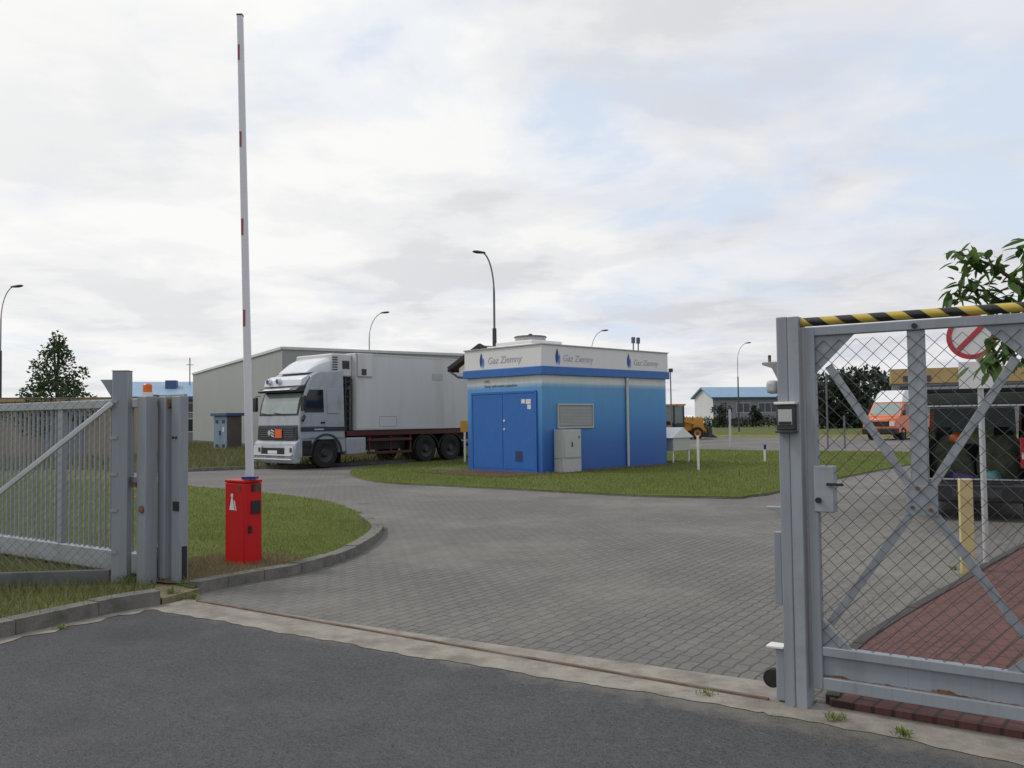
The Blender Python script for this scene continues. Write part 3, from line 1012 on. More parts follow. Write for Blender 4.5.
def blob_clumps(w, h, n, z0=0.5, d=None):
    out = []
    for k in range(n):
        a = random.uniform(0, 2 * math.pi)
        z = random.uniform(z0, h * 0.82)
        q = (z - z0) / (h - z0)
        rad = w * 0.5 * math.sqrt(max(0.05, 1 - (q - 0.3) ** 2 * 1.5)) * random.uniform(0.3, 0.85)
        s = w * random.uniform(0.13, 0.22)
        out.append((rad * math.cos(a), rad * math.sin(a) * 0.8, z, s, s, s * 0.8))
    return out


far_trees = [  # px, distance, height, width
    (806, 112, 6.8, 6.5), (822, 106, 8.0, 6.5), (841, 112, 7.2, 7.5), (860, 106, 8.0, 7.5), (880, 112, 7.4, 8.0), (905, 110, 7.0, 7.0)]
kinds = ['taller dark tree just right of the grey gate post, beyond the road', 'dark tree of the far row, second from the gate post', 'low gap filling dark tree third in the far row',
         'tall round dark tree of the far row above the gate brace', 'broad dark tree of the far row left of the tan building', 'dark tree half hidden behind the tan building corner']
for (px, Y, h, w), lb in zip(far_trees, kinds):
    g0 = D(px, 420, Y)
    tree('far_tree', lb, (g0.x, Y), h, blob_clumps(w, h, 30, 0.4), 2000, 0.6, M['leaf_far'], 0.2, 'row of dark trees beyond the back road')
for (px, Y, h, w, lb) in [(956, 100, 7.4, 2.6, 'small tree peeping above the tan building roof'),
                          (722, 125, 3.9, 3.0, 'young leafy bush in front of the hall left of the lamp'), (756, 124, 3.5, 1.7, 'narrow dark bush in front of the hall right of the lamp')]:
    g0 = D(px, 420, Y)
    tree('shrub', lb, (g0.x, Y), h, blob_clumps(w, h, 18, 0.3), 800, 0.36, M['leaf_far'], 0.08, cat='shrub')
# low hedge in front of the hall
hd = MB()
hc, hr = [], []
a0, a1 = D(680, 424, 128), D(850, 424, 128)
for k in range(40):
    q = k / 39
    p = a0.lerp(a1, q)
    hc.append((p.x, p.y + random.uniform(-0.3, 0.3), 0.75 + random.uniform(-0.15, 0.15)))
    hr.append((1.0, 0.8, 0.75))
leaves(hd, hc, hr, 4000, 0.35)
tag(hd.build('hedge', M['hedge'], fixn=False), 'low dull green hedge running in front of the long hall', 'hedge')

# near tree at the right: trunk outside the picture, leafy twigs hang into it
nt_ = thing('walnut_tree', 'leafy tree at the right edge hanging over the gate', 'tree', (4.75, 6.9, 0))
mb = MB()
mb.tube([(0, 0, -0.05), (0.03, 0.0, 0.8), (-0.02, 0.05, 1.7), (0.05, 0, 2.6), (0.1, 0.1, 3.6), (0.15, 0.1, 4.4)], [0.09, 0.08, 0.07, 0.06, 0.04, 0.015], 9)
twigs = []


def twig(pts, r0):
    mb.tube(pts, [r0 * (1 - 0.75 * i / (len(pts) - 1)) for i in range(len(pts))], 6)
    twigs.append([Vector(p) for p in pts])


lb_ = Vector((4.75, 6.9, 0))


def W2(x, y, z):
    return (x - lb_.x, y - lb_.y, z)


twig([(0.0, 0.03, 1.9), W2(4.35, 6.75, 2.25), W2(4.0, 6.6, 2.5), W2(3.62, 6.52, 2.72), W2(3.38, 6.5, 2.80)], 0.028)
twig([(0.02, 0.03, 1.75), W2(4.3, 6.75, 2.05), W2(3.95, 6.62, 2.3), W2(3.6, 6.55, 2.52), W2(3.36, 6.5, 2.56)], 0.025)
twig([(0.0, 0.05, 1.5), W2(4.35, 6.7, 1.8), W2(4.1, 6.6, 2.0), W2(3.93, 6.55, 2.05)], 0.024)
twig([(0.0, 0.04, 1.6), W2(4.3, 6.7, 1.95), W2(3.95, 6.6, 2.15), W2(3.7, 6.5, 2.15), W2(3.56, 6.45, 1.98)], 0.024)
twig([(0.03, 0.0, 2.3), W2(4.4, 6.75, 2.55), W2(4.1, 6.65, 2.75), W2(3.9, 6.6, 2.84)], 0.022)
twig([(0.06, 0.0, 3.1), W2(4.6, 6.8, 3.5), W2(4.3, 6.7, 3.75), W2(4.06, 6.6, 3.86)], 0.02)
twig([(0.06, 0.0, 2.9), (0.5, -0.3, 3.3), (0.9, -0.5, 3.5)], 0.03)
twig([(0.06, 0.0, 2.4), (0.5, 0.4, 2.9), (0.9, 0.7, 3.1)], 0.03)
twig([(0.1, 0.05, 3.5), (0.4, 0.6, 4.1), (0.6, 1.0, 4.3)], 0.02)
twig([(0.1, 0.05, 3.4), (0.5, 0.3, 4.0), (0.8, 0.5, 4.3)], 0.02)
mb.build('trunk', M['bark'], nt_, smooth=True, fixn=False)
mb = MB()


def leaflet(p, d, size):
    """bent, pointed leaf hanging along d"""
    d = Vector(d).normalized()
    s = d.cross(Vector((random.uniform(-0.4, 0.4), random.uniform(-0.4, 0.4), 1))).normalized()
    up = s.cross(d)
    w = size * random.uniform(0.17, 0.24)
    cup = random.uniform(0.1, 0.5) * w
    bend = Vector((0, 0, -random.uniform(0.05, 0.3) * size))
    sec = []
    for q, ww in ((0, 0.0), (0.2, 0.75), (0.5, 1.0), (0.8, 0.6), (1.0, 0.0)):
        c = Vector(p) + d * size * q + bend * q * q
        if ww == 0:
            sec.append([c])
        else:
            sec.append([c - s * w * ww + up * cup * ww, c, c + s * w * ww + up * cup * ww])
    vs = [x for q in sec for x in q]
    mb.add(vs, [(0, 1, 2), (0, 2, 3), (1, 4, 5, 2), (2, 5, 6, 3), (4, 7, 8, 5), (5, 8, 9, 6), (7, 10, 8), (8, 10, 9)])


rs_ = random.Random(11)
for ti, tw in enumerate(twigs):
    for i in range(1, len(tw)):
        dens = 44 if i >= len(tw) - 2 else 26
        if ti == 5:
            dens = 2 if i == len(tw) - 1 else 0
        for k in range(dens):
            q = rs_.random()
            p = tw[i - 1].lerp(tw[i], q) + Vector((rs_.gauss(0, 0.05), rs_.gauss(0, 0.05), rs_.gauss(0, 0.05)))
            dd = (tw[i] - tw[i - 1]).normalized() * 0.5 + Vector((rs_.gauss(0, 0.7), rs_.gauss(0, 0.7), rs_.gauss(-0.35, 0.45)))
            leaflet(p, dd, rs_.uniform(0.09, 0.17))
mb.build('crown', M['leaf'], nt_, smooth=True, fixn=False)


# ------------------------------------------------------------------ lawns' grass
def inside(poly, pts):
    poly = np.array(poly)
    x, y = pts[:, 0], pts[:, 1]
    c = np.zeros(len(pts), bool)
    j = len(poly) - 1
    for i in range(len(poly)):
        xi, yi = poly[i]
        xj, yj = poly[j]
        m = ((yi > y) != (yj > y)) & (x < (xj - xi) * (y - yi) / (yj - yi + 1e-12) + xi)
        c ^= m
        j = i
    return c


def grass(name, poly, z, n, hmin, hmax, w, m, box, power=1.5, ref=9.0, keep=None):
    x0, x1, y0, y1 = box
    pts = np.stack([rng.uniform(x0, x1, n), rng.uniform(y0, y1, n)], 1)
    d = np.hypot(pts[:, 0], pts[:, 1])
    pr = np.minimum(1, (ref / d) ** power)
    ok = inside(poly, pts) & (rng.random(n) < pr) & (np.abs(pts[:, 0] / np.maximum(pts[:, 1], 0.1)) < 0.72)
    if keep is not None:
        ok &= keep(pts)
    pts, d = pts[ok], d[ok]
    k = len(pts)
    an = rng.uniform(0, 2 * np.pi, k)
    hh = rng.uniform(hmin, hmax, k)
    sc_ = np.maximum(1, d / ref) ** 0.7
    ww = w * rng.uniform(0.7, 1.4, k) * sc_
    dx, dy = np.cos(an) * ww / 2, np.sin(an) * ww / 2
    lean = rng.normal(0, 0.45, (k, 2)) * hh[:, None]
    V = np.empty((k, 3, 3))
    V[:, 0] = np.stack([pts[:, 0] - dx, pts[:, 1] - dy, np.full(k, z - 0.005)], 1)
    V[:, 1] = np.stack([pts[:, 0] + dx, pts[:, 1] + dy, np.full(k, z - 0.005)], 1)
    V[:, 2] = np.stack([pts[:, 0] + lean[:, 0], pts[:, 1] + lean[:, 1], z + hh], 1)
    me = bpy.data.meshes.new(name)
    me.vertices.add(k * 3)
    me.vertices.foreach_set('co', V.reshape(-1))
    me.loops.add(k * 3)
    me.loops.foreach_set('vertex_index', np.arange(k * 3, dtype=np.int32))
    me.polygons.add(k)
    me.polygons.foreach_set('loop_start', np.arange(0, k * 3, 3, dtype=np.int32))
    me.update()
    me.validate()
    me.materials.append(m)
    o = bpy.data.objects.new(name, me)
    COL.objects.link(o)
    return tag(o, kind='stuff')


def patchy(pts):
    v = np.sin(pts[:, 0] * 1.9 + 1) * np.sin(pts[:, 1] * 1.3) + np.sin(pts[:, 0] * 4.1 + pts[:, 1] * 3.3) * 0.6
    soil = inside(crom(soil_pts, 5, True), pts)
    return ((v > -1.1) | (rng.random(len(pts)) < 0.5)) & (~soil | (rng.random(len(pts)) < 0.10))


grass('lawn_grass', lawn_left, 0.075, 330000, 0.02, 0.055, 0.007, M['blade'], (-16, -1.5, 8, 24), 1.6, 9, patchy)
grass('lawn_grass', kl + kl_back, 0.05, 300000, 0.025, 0.07, 0.010, M['blade'], (-6, 16, 16, 44), 1.0, 16,
      lambda p: ~inside([(0.85 - 1.0, 24.8 - 0.6), (0.85 + 4.6, 24.8 + 4.0), (3.2, 31.5), (-3.0, 28)], p))
grass('tall_grass', lawn_left, 0.075, 22000, 0.05, 0.12, 0.006, M['blade_dry'], (-16, -1.5, 8, 24), 1.4, 9, lambda p: (np.sin(p[:, 0] * 2.7) * np.sin(p[:, 1] * 2.1 + 1) > 0.15))
grass('tall_grass', kl + kl_back, 0.05, 26000, 0.06, 0.15, 0.010, M['blade_dry'], (-6, 16, 16, 44), 1.0, 16, lambda p: (np.sin(p[:, 0] * 1.3) * np.sin(p[:, 1] * 1.1 + 1) > 0.1) & ~inside([(-0.15, 24.2), (5.45, 28.8), (3.2, 31.5), (-3.0, 28)], p))
grass('dry_grass', crom(soil_pts, 5, True), 0.082, 30000, 0.015, 0.07, 0.005, M['straw'], (-4, -2, 8, 10.5), 1.0, 12)
grass('verge_grass', verge_poly, 0.07, 60000, 0.03, 0.13, 0.007, M['blade_dry'], (-8, -3, 4, 14), 1.5, 8)
grass('rough_grass', wl + [(1.0, 42), (6, 62), (-30, 75), (-55, 60), (-45, 33)], 0.07, 90000, 0.08, 0.38, 0.03, M['blade_dry'], (-40, 0, 28, 62), 0.5, 40)


def weed(px, py, z, n, h, label):
    g0 = G(px, py)
    mb = MB()
    for k in range(n * 2):
        a = random.uniform(0, 6.28)
        r = 0.065 * random.random() ** 1.3
        p = Vector((g0.x + r * math.cos(a), g0.y + r * math.sin(a), z))
        d = Vector((random.gauss(0, 0.6), random.gauss(0, 0.6), 1)).normalized()
        l = 0.62 * h * random.uniform(0.3, 1.1)
        s = Vector((math.cos(a + 1), math.sin(a + 1), 0)) * 0.0035
        q = p + d * l * 0.6
        e = p + d * l + Vector((d.x, d.y, -0.3)) * l * 0.3
        mb.add([p - s, p + s, q + s * 1.3, q - s * 1.3, e], [(0, 1, 2, 3), (3, 2, 4)])
    return tag(mb.build('weed', M['blade'], fixn=False), label, 'weed', 'weeds in the joints')


weed(128, 590, 0.07, 26, 0.2, 'green weed tuft at the foot of the left fence post')
weed(172, 600, 0.06, 22, 0.13, 'weed tuft on the bare soil beneath the gate catch post')
weed(60, 630, 0.01, 12, 0.1, 'small weed sprouting in the gutter beneath the left kerb')
weed(193, 600, 0.012, 26, 0.13, 'weed tuft where the lawn kerb meets the concrete strip')
weed(383, 531, 0.01, 14, 0.15, 'weed at the outer tip of the curved lawn kerb')
weed(707, 697, 0.014, 12, 0.08, 'single thin weed at the asphalt edge of the concrete strip')
weed(836, 722, 0.014, 26, 0.08, 'low weed under the grey gate, nearest its post')
weed(905, 738, 0.014, 30, 0.07, 'wide low weed under the middle of the grey gate')
weed(955, 575, 0.046, 16, 0.10, 'weed on the red paving left of the yellow post')
weed(808, 704, 0.014, 20, 0.11, 'weed squeezed between gate post and gate leaf')


# ------------------------------------------------------------------ chain link
def chainlink(mb, x0, x1, z0, z1, y, d=0.085, r=0.0016):
    a = d / 2
    n = int((x1 - x0) / a)
    for i in range(n):
        xa = x0 + i * a
        pts = []
        z, k = z0, 0
        while z <= z1 + 1e-6:
            pts.append(Vector((xa + (a if (k + i) % 2 else 0.0), y + (0.002 if (k + i) % 2 else -0.002), z)))
            z += d / 2
            k += 1
        vs, fs = [], []
        for p in pts:
            for q in range(3):
                an = 2 * math.pi * q / 3
                vs.append((p.x + r * 1.3 * math.cos(an), p.y + r * math.sin(an), p.z))
        for k in range(len(pts) - 1):
            for q in range(3):
                q2 = (q + 1) % 3
                fs.append((k * 3 + q, k * 3 + q2, k * 3 + 3 + q2, k * 3 + 3 + q))
        mb.add(vs, fs)


# ------------------------------------------------------------------ left chain link fence
fu = Vector((1, 0.12)).normalized()
fence = thing('chain_link_fence', 'chain link fence with tall grey end post and diagonal brace at the left edge', 'fence', (-3.81, 8.5, 0), u=fu)
mb = MB()
mb.box(-0.075, 0.075, -0.07, 0.07, -0.1, 2.11)
post = mb.build('post', M['paint_grey'], fence, 0.008)
MB().box(-0.078, 0.078, -0.073, 0.073, 2.11, 2.118).build('cap', M['galv'], post)
mb = MB()
for z in (0.35, 0.75, 1.1, 1.45, 1.8):
    mb.box(-0.085, -0.02, -0.082, -0.071, z, z + 0.03)
mb.build('clamp', M['galv'], post)
MB().prism([(-0.085, 1.84), (-0.085, 2.03), (-0.20, 2.03), (-0.16, 1.97)], 'y', -0.02, 0.02).build('barb_bracket', M['paint_grey'], fence)
MB().beam((-0.06, -0.10, 1.80), (-2.2, -0.10, 0.03), 0.05, 0.045).build('brace', M['alu'], fence, 0.006)
mb = MB()
chainlink(mb, -2.6, -0.08, 0.20, 1.86, -0.04, 0.085, 0.0024)
mb.build('wire_mesh', M['wire_light'], fence, fixn=False)
mb = MB()
mb.tube([(-0.08, -0.04, 1.85), (-1.4, -0.04, 1.86), (-2.6, -0.04, 1.87)], 0.006, 5)
mb.build('top_wire', M['wire'], fence)
mb = MB()
for k in range(10):
    x = -0.2 - k * 0.24
    mb.beam((x - 0.03, -0.04, 1.84), (x + 0.03, -0.04, 1.90), 0.004, 0.004)
    mb.beam((x + 0.03, -0.05, 1.84), (x - 0.03, -0.03, 1.90), 0.004, 0.004)
mb.tube([(-0.15, -0.04, 1.93), (-2.6, -0.04, 1.95)], 0.004, 4)
MB().box(-2.6, -0.09, -0.075, -0.02, -0.1, 0.20).build('plinth', M['plinth'], fence, 0.01)
MB().box(-2.72, -2.6, -0.07, 0.05, -0.1, 2.11).build('post', M['paint_grey'], fence, 0.008)

# ------------------------------------------------------------------ sliding gate (runs along the gate line, parked open at the left)
so = O + NV * 0.30
slide = thing('sliding_gate', 'grey barred sliding gate standing open behind the chain link fence', 'gate', (so.x, so.y, 0), u=U)
MB().box(-11.5, -6.09, -0.04, 0.04, 1.76, 1.85).build('top_rail', M['paint_grey_light'], slide, 0.008)
MB().box(-11.5, -6.09, -0.05, 0.05, 0.10, 0.31).build('bottom_beam', M['paint_grey_light'], slide, 0.012)
for k in range(53):
    x = -11.35 + k * 0.097
    if abs(x + 7.92) < 0.08:
        continue
    MB().box(x - 0.010, x + 0.010, -0.010, 0.010, 0.31, 1.76).build('bar', M['paint_grey'], slide)
MB().box(-7.97, -7.87, -0.03, 0.03, 0.31, 1.76).build('stile', M['paint_grey'], slide, 0.006)
MB().box(-6.09, -5.97, -0.06, 0.06, 0.10, 1.86).build('end_post', M['paint_grey'], slide, 0.01)
mb = MB()
mb.box(-6.26, -6.10, -0.03, 0.03, 0.311, 0.40)
mb.build('rail_end_stop', M['galv'], slide, 0.004)
mb = MB()
mb.tube([(-6.22, -0.05, 1.83), (-6.22, 0.05, 1.83)], 0.055, 14)
mb.build('roller', M['black'], slide, smooth=True)

# guide post with flashing lamp
gp = thing('lamp_gate_post', 'grey gate guide post topped by an orange warning lamp', 'gate post', (-3.53, 8.42, 0), u=U)
MB().box(-0.07, 0.07, -0.065, 0.065, -0.1, 1.86).build('post', M['paint_grey'], gp, 0.008)
MB().tube([(0, 0, 1.86), (0, 0, 1.90)], 0.05, 16).build('lamp_base', M['white'], gp, smooth=True)
MB().tube([(0, 0, 1.90), (0, 0, 1.97), (0, 0, 1.985)], [0.042, 0.042, 0.03], 18).build('warning_lamp', M['orange'], gp, smooth=True)
MB().tube([(0.02, -0.067, 0.78), (0.02, -0.082, 0.78)], 0.035, 12).build('reflector', M['rust'], gp)
MB().beam((-0.03, 0.03, 1.80), (-0.03, 0.30, 1.80), 0.05, 0.05).build('roller_arm', M['rust'], gp)
MB().box(-0.26, -0.08, -0.03, 0.03, 1.02, 1.08).build('strut', M['paint_grey'], gp, 0.004)
MB().box(-0.20, -0.11, -0.045, 0.045, 0.98, 1.03).build('bracket', M['rust'], gp)

# catch post next to the lawn
cp = thing('catch_post', 'plain grey gate catch post beside the lawn with a black buffer', 'gate post', (-3.215, 8.42, 0), u=U)
MB().box(-0.065, 0.065, -0.05, 0.05, -0.1, 1.86).build('post', M['paint_grey'], cp, 0.008)
MB().box(-0.02, 0.066, -0.066, -0.051, 0.76, 0.85).build('buffer', M['black'], cp, 0.004)
MB().box(-0.36, 0.06, 0.0, 0.04, 1.84, 1.88).build('guide_bracket', M['galv'], cp, 0.004)
MB().tube([(-0.14, -0.05, 1.79), (-0.14, 0.03, 1.79)], 0.05, 14).build('roller', M['rust'], cp, smooth=True)
mb = MB()
for x in (-0.03, 0.015):
    mb.tube([(x, -0.051, 1.46), (x, -0.062, 1.46)], 0.012, 8)
mb.build('bolt', M['black'], cp)
MB().box(0.066, 0.075, -0.02, 0.03, 0.1, 0.42).build('cable_guard', M['black'], cp)

# ------------------------------------------------------------------ barrier
bu = Vector((0.78, -0.62)).normalized()
bc = G(244, 574)
bar = thing('barrier_box', 'red barrier housing with a white figure sticker standing on the lawn edge', 'barrier', (bc.x, bc.y, 0.0), u=bu)
w_, d_ = 0.36, 0.225
MB().box(-w_ + 0.01, 0.0, 0.0, d_, 0.0, 0.95).build('housing', M['red'], bar, 0.012)
MB().box(-w_ + 0.006, 0.004, -0.004, d_ + 0.004, 0.953, 0.982).build('lid', M['red'], bar, 0.008)
MB().box(0.001, 0.012, 0.085, 0.20, 0.62, 0.76).build('window', M['black'], bar, 0.002)
MB().box(0.001, 0.010, 0.09, 0.13, 0.86, 0.945).build('vent', M['black'], bar, 0.002)
MB().box(0.001, 0.014, 0.055, 0.095, 0.42, 0.50).build('lock', M['black'], bar, 0.003)
MB().box(-0.10, -0.06, -0.004, -0.001, 0.86, 0.92).build('label_plate', M['camo'], bar)
MB().box(0.001, 0.004, 0.145, 0.205, 0.86, 0.94).build('label_plate', M['camo'], bar)
mb = MB()   # white pictogram: person in front of a triangle
mb.prism([(-0.26, 0.66), (-0.17, 0.66), (-0.19, 0.74), (-0.205, 0.80), (-0.225, 0.80), (-0.24, 0.74)], 'y', -0.004, -0.001)
mb.tube([(-0.215, -0.001, 0.815), (-0.215, -0.004, 0.815)], 0.022, 14)
mb.prism([(-0.18, 0.76), (-0.165, 0.765), (-0.135, 0.66), (-0.15, 0.655)], 'y', -0.004, -0.001)
mb.build('pictogram', M['white'], bar)

# boom raised upright
arm = thing('barrier_boom', 'tall white upright barrier boom with small red patches on the red housing', 'barrier boom', (0, 0, 0))
pb, pt = D(250, 478, bc.y + 0.1), D(240, 12, bc.y + 0.1)
arm.location = (pb.x, pb.y, 0.99)
LB = 5.05
tilt = (pt.x - pb.x) / (pt.z - pb.z)
mb = MB()
mb.loft([[(tilt * z + x * s, y * s, z) for x, y in ((-0.038, -0.025), (-0.032, -0.033), (0.032, -0.033), (0.038, -0.025), (0.038, 0.025), (0.032, 0.033), (-0.032, 0.033), (-0.038, 0.025))] for z, s in ((0.03, 1.0), (LB, 0.80))])
mb.build('boom', mat('boom_white', (0.66, 0.65, 0.68), 0.4, 0.04, 3), arm, smooth=True)
MB().box(-0.034 + tilt * LB, 0.034 + tilt * LB, -0.03, 0.03, LB, LB + 0.02).build('end_cap', M['darkgrey'], arm, 0.006)
MB().box(-0.075, 0.075, -0.06, 0.06, 0.0, 0.03).build('socket', M['logo_blue'], arm, 0.004)
for z, hgt in ((4.64, 0.17), (3.68, 0.17), (2.72, 0.18), (1.73, 0.18)):
    s = 1.0 - 0.20 * z / LB
    MB().box(-0.031 * s + tilt * z, -0.004 + tilt * z, -0.033 * s - 0.004, -0.033 * s - 0.0005, z - hgt / 2, z + hgt / 2).build('red_patch', M['red_faded'], arm)

# ------------------------------------------------------------------ right wicket gate
gate = thing('wicket_gate', 'grey steel gate leaf with chain link and crossed braces at right', 'gate', (O.x, O.y, 0), u=U)
PG = M['paint_grey']
y0, y1 = 0.03, 0.08
MB().box(0.19, 0.245, y0, y1, 0.12, 2.085).build('stile', PG, gate, 0.005)
MB().box(1.265, 1.32, y0, y1, 0.12, 2.085).build('stile', PG, gate, 0.005)
MB().box(0.245, 1.265, y0, y1, 2.035, 2.085).build('top_rail', PG, gate, 0.005)
MB().box(0.245, 1.265, y0, y1, 0.30, 0.35).build('bottom_rail', PG, gate, 0.005)
MB().box(0.245, 1.265, y0 + 0.025, y1 - 0.015, 0.185, 0.30).build('kick_panel', PG, gate)
mb = MB()
rr = random.Random(3)
top_, hv = [], 0.006
for q in range(131):
    hv = min(0.028, max(0.002, hv + rr.gauss(0, 0.0022) + (0.007 - hv) * 0.06 + (0.004 if 60 < q < 85 and rr.random() < 0.3 else 0)))
    top_.append((0.247 + q * 0.0078, 0.187 + hv))
for q in range(130):
    (xa, za), (xb, zb) = top_[q], top_[q + 1]
    mb.add([(xa, y0 + 0.0235, 0.1865), (xb, y0 + 0.0235, 0.1865), (xb, y0 + 0.0235, zb), (xa, y0 + 0.0235, za)], [(0, 1, 2, 3)])
mb.build('rust_streak', M['rust'], gate)
MB().box(0.245, 1.265, y0, y1, 0.12, 0.185).build('kick_rail', PG, gate, 0.004)
MB().box(0.71, 0.795, y0 + 0.018, y1 - 0.004, 1.20, 2.035).build('middle_bar', M['paint_grey_light'], gate, 0.005)
for pts in ([(0.245, 1.83), (0.245, 2.035), (0.45, 2.035)], [(1.265, 1.83), (1.265, 2.035), (1.06, 2.035)],
            [(0.245, 0.49), (0.245, 0.35), (0.395, 0.35)], [(1.265, 0.49), (1.265, 0.35), (1.115, 0.35)]):
    MB().prism(pts, 'y', y0 + 0.018, y0 + 0.026).build('gusset', PG, gate)
MB().box(0.685, 0.835, y0 + 0.0165, y0 + 0.0235, 1.08, 1.232).build('centre_plate', PG, gate, 0.002)
mb = MB()
for x, z in ((0.715, 1.12), (0.74, 1.22), (0.80, 1.11)):
    mb.tube([(x, y0 + 0.016, z), (x, y0 + 0.006, z)], 0.010, 8)
mb.build('bolt', M['rust'], gate)
for a, b in (((0.31, 1.87), (0.70, 1.235)), ((1.20, 1.87), (0.81, 1.235)), ((0.70, 1.08), (0.285, 0.475)), ((0.82, 1.08), (1.225, 0.475))):
    MB().beam((a[0], y0 + 0.030, a[1]), (b[0], y0 + 0.030, b[1]), 0.01, 0.042, up=(b[1] - a[1], 0, a[0] - b[0])).build('brace', M['paint_grey_light'] if a[1] > 1.5 else PG, gate, 0.002)
mb = MB()
chainlink(mb, 0.247, 1.262, 0.352, 2.033, y0 + 0.012, 0.085, 0.0021)
mb.build('wire_mesh', M['wire'], gate, fixn=False)
MB().box(0.225, 0.332, y0 - 0.012, y1 + 0.01, 1.075, 1.325).build('lock_case', M['paint_grey_light'], gate, 0.006)
mb = MB()
mb.tube([(0.25, y0 - 0.013, 1.14), (0.25, y0 - 0.028, 1.14)], 0.016, 10)
mb.build('keyhole', M['black'], gate)
mb = MB()
mb.beam((0.30, y0 - 0.03, 1.228), (0.385, y0 - 0.03, 1.228), 0.014, 0.014)
mb.beam((0.305, y0 - 0.012, 1.228), (0.305, y0 - 0.036, 1.228), 0.014, 0.014)
mb.build('handle', M['black'], gate)
MB().tube([(0.752, y0 - 0.001, 2.055), (0.752, y0 - 0.012, 2.055)], 0.014, 10).build('stud', M['black'], gate)

rp = thing('gate_post', 'thick grey gate post with a key box left of the wicket gate', 'gate post', (O.x, O.y, 0), u=U)
MB().box(0.045, 0.105, 0.0, 0.14, -0.1, 2.15).build('post', PG, rp, 0.006)
MB().box(0.1055, 0.168, 0.002, 0.14, -0.1, 2.148).build('channel', M['paint_grey_light'], rp, 0.005)
bx = MB()
bx.box(0.05, 0.15, -0.05, -0.001, 1.52, 1.66)
bxo = bx.build('key_box', M['darkgrey'], rp, 0.006)
MB().box(0.062, 0.138, -0.054, -0.0505, 1.55, 1.635).build('panel', M['cabinet'], bxo, 0.001)
MB().box(0.066, 0.134, -0.058, -0.0545, 1.552, 1.568).build('slot', M['black'], bxo)
MB().box(0.042, 0.158, -0.062, 0.0, 1.662, 1.676).build('hood', M['white'], bxo, 0.003)
MB().box(0.045, 0.155, -0.056, -0.001, 1.506, 1.519).build('tray', M['darkgrey'], bxo, 0.003)
MB().prism([(0.034, 1.905), (-0.055, 1.905), (-0.055, 1.89), (0.0, 1.87), (0.034, 1.80)], 'y', 0.05, 0.10).build('catch_bracket', M['galv'], rp, 0.003)
MB().tube([(-0.018, 0.075, 1.905), (-0.018, 0.075, 1.945)], 0.009, 8).build('pin', M['rust'], rp)
MB().box(-0.032, 0.034, 0.03, 0.11, 1.725, 1.80).build('catch_block', M['cabinet'], rp, 0.02)
MB().prism([(0.034, 1.09), (-0.05, 1.09), (-0.05, 1.08), (0.0, 1.07), (0.034, 1.02)], 'y', 0.05, 0.10).build('catch_bracket', M['galv'], rp, 0.003)
MB().box(-0.008, 0.034, 0.04, 0.10, 0.55, 0.95).build('guard', PG, rp, 0.003)
MB().box(-0.062, 0.034, 0.03, 0.12, 0.305, 0.318).build('shelf', M['white'], rp, 0.003)
MB().box(-0.014, 0.034, 0.045, 0.105, 0.02, 0.30).build('foot', PG, rp, 0.003)
mb = MB()
mb.tube([(-0.04, 0.05, 0.13), (-0.04, 0.10, 0.13)], 0.05, 20)
mb.build('wheel', M['rubber'], rp, smooth=True)
MB().box(1.345, 1.475, 0.0, 0.14, -0.1, 2.15).build('hinge_post', PG, rp, 0.006)
# rail let into the concrete, along which the gate slides
rail = thing('gate_rail', 'thin rusty gate rail let into the concrete strip', 'rail', (O.x, O.y, 0), u=U)
MB().box(-5.2, -0.06, 0.035, 0.06, 0.0, 0.022).build('track', mat('rail_steel', (0.13, 0.085, 0.06), 0.9, 0.3, 12, dirt=(0.27, 0.24, 0.20), dscale=1.3, damt=0.95), rail, 0.003)

# yellow-black pole resting on the gate
sp0 = O + U * 0.17 + NV * 0.055
pole = MB().tube([(0, 0, 0), (1.9, 0, 0)], 0.025, 14).build('striped_pole', M['stripes'], smooth=True)
pole.location = (sp0.x, sp0.y, 2.116)
pole.rotation_euler.z = ROT_U
tag(pole, 'yellow and black striped pole lying along the top of the grey gate', 'pole')

# ------------------------------------------------------------------ posts and sign behind the gate
yp = MB().box(-0.06, 0.06, -0.06, 0.06, -0.1, 0.95).build('yellow_post', M['post_yellow'], bevel=0.008)
yp.location = (4.5, 8.7, 0)
yp.rotation_euler.z = R(-20)
tag(yp, 'short square pale yellow post on the red paving edge', 'post')

sg = thing('traffic_sign', 'round red bordered prohibition sign with blank plate on a thin grey pole', 'sign', (4.89, 9.08, 0), rotz=R(-26))
MB().tube([(0, 0, -0.1), (0, 0, 2.7)], 0.03, 10).build('pole', M['alu'], sg, smooth=True)
MB().tube([(-0.07, -0.033, 2.40), (-0.07, -0.045, 2.40)], 0.235, 40).build('disc', M['white'], sg)
mb = MB()
n = 48
ring = []
for rad, yy in ((0.236, -0.046), (0.185, -0.046), (0.185, -0.050), (0.236, -0.050)):
    ring.append([(-0.07 + rad * math.cos(2 * math.pi * k / n), yy, 2.40 + rad * math.sin(2 * math.pi * k / n)) for k in range(n)])
mb.loft(ring + [ring[0]], cap=False)
mb.beam((-0.07 - 0.125, -0.048, 2.40 - 0.13), (-0.07 + 0.125, -0.048, 2.40 + 0.13), 0.004, 0.05, up=(-1, 0, 1))
mb.build('ring', M['signred'], sg)
MB().box(-0.20, 0.13, -0.045, -0.035, 1.86, 2.14).build('plate', M['white'], sg, 0.002)

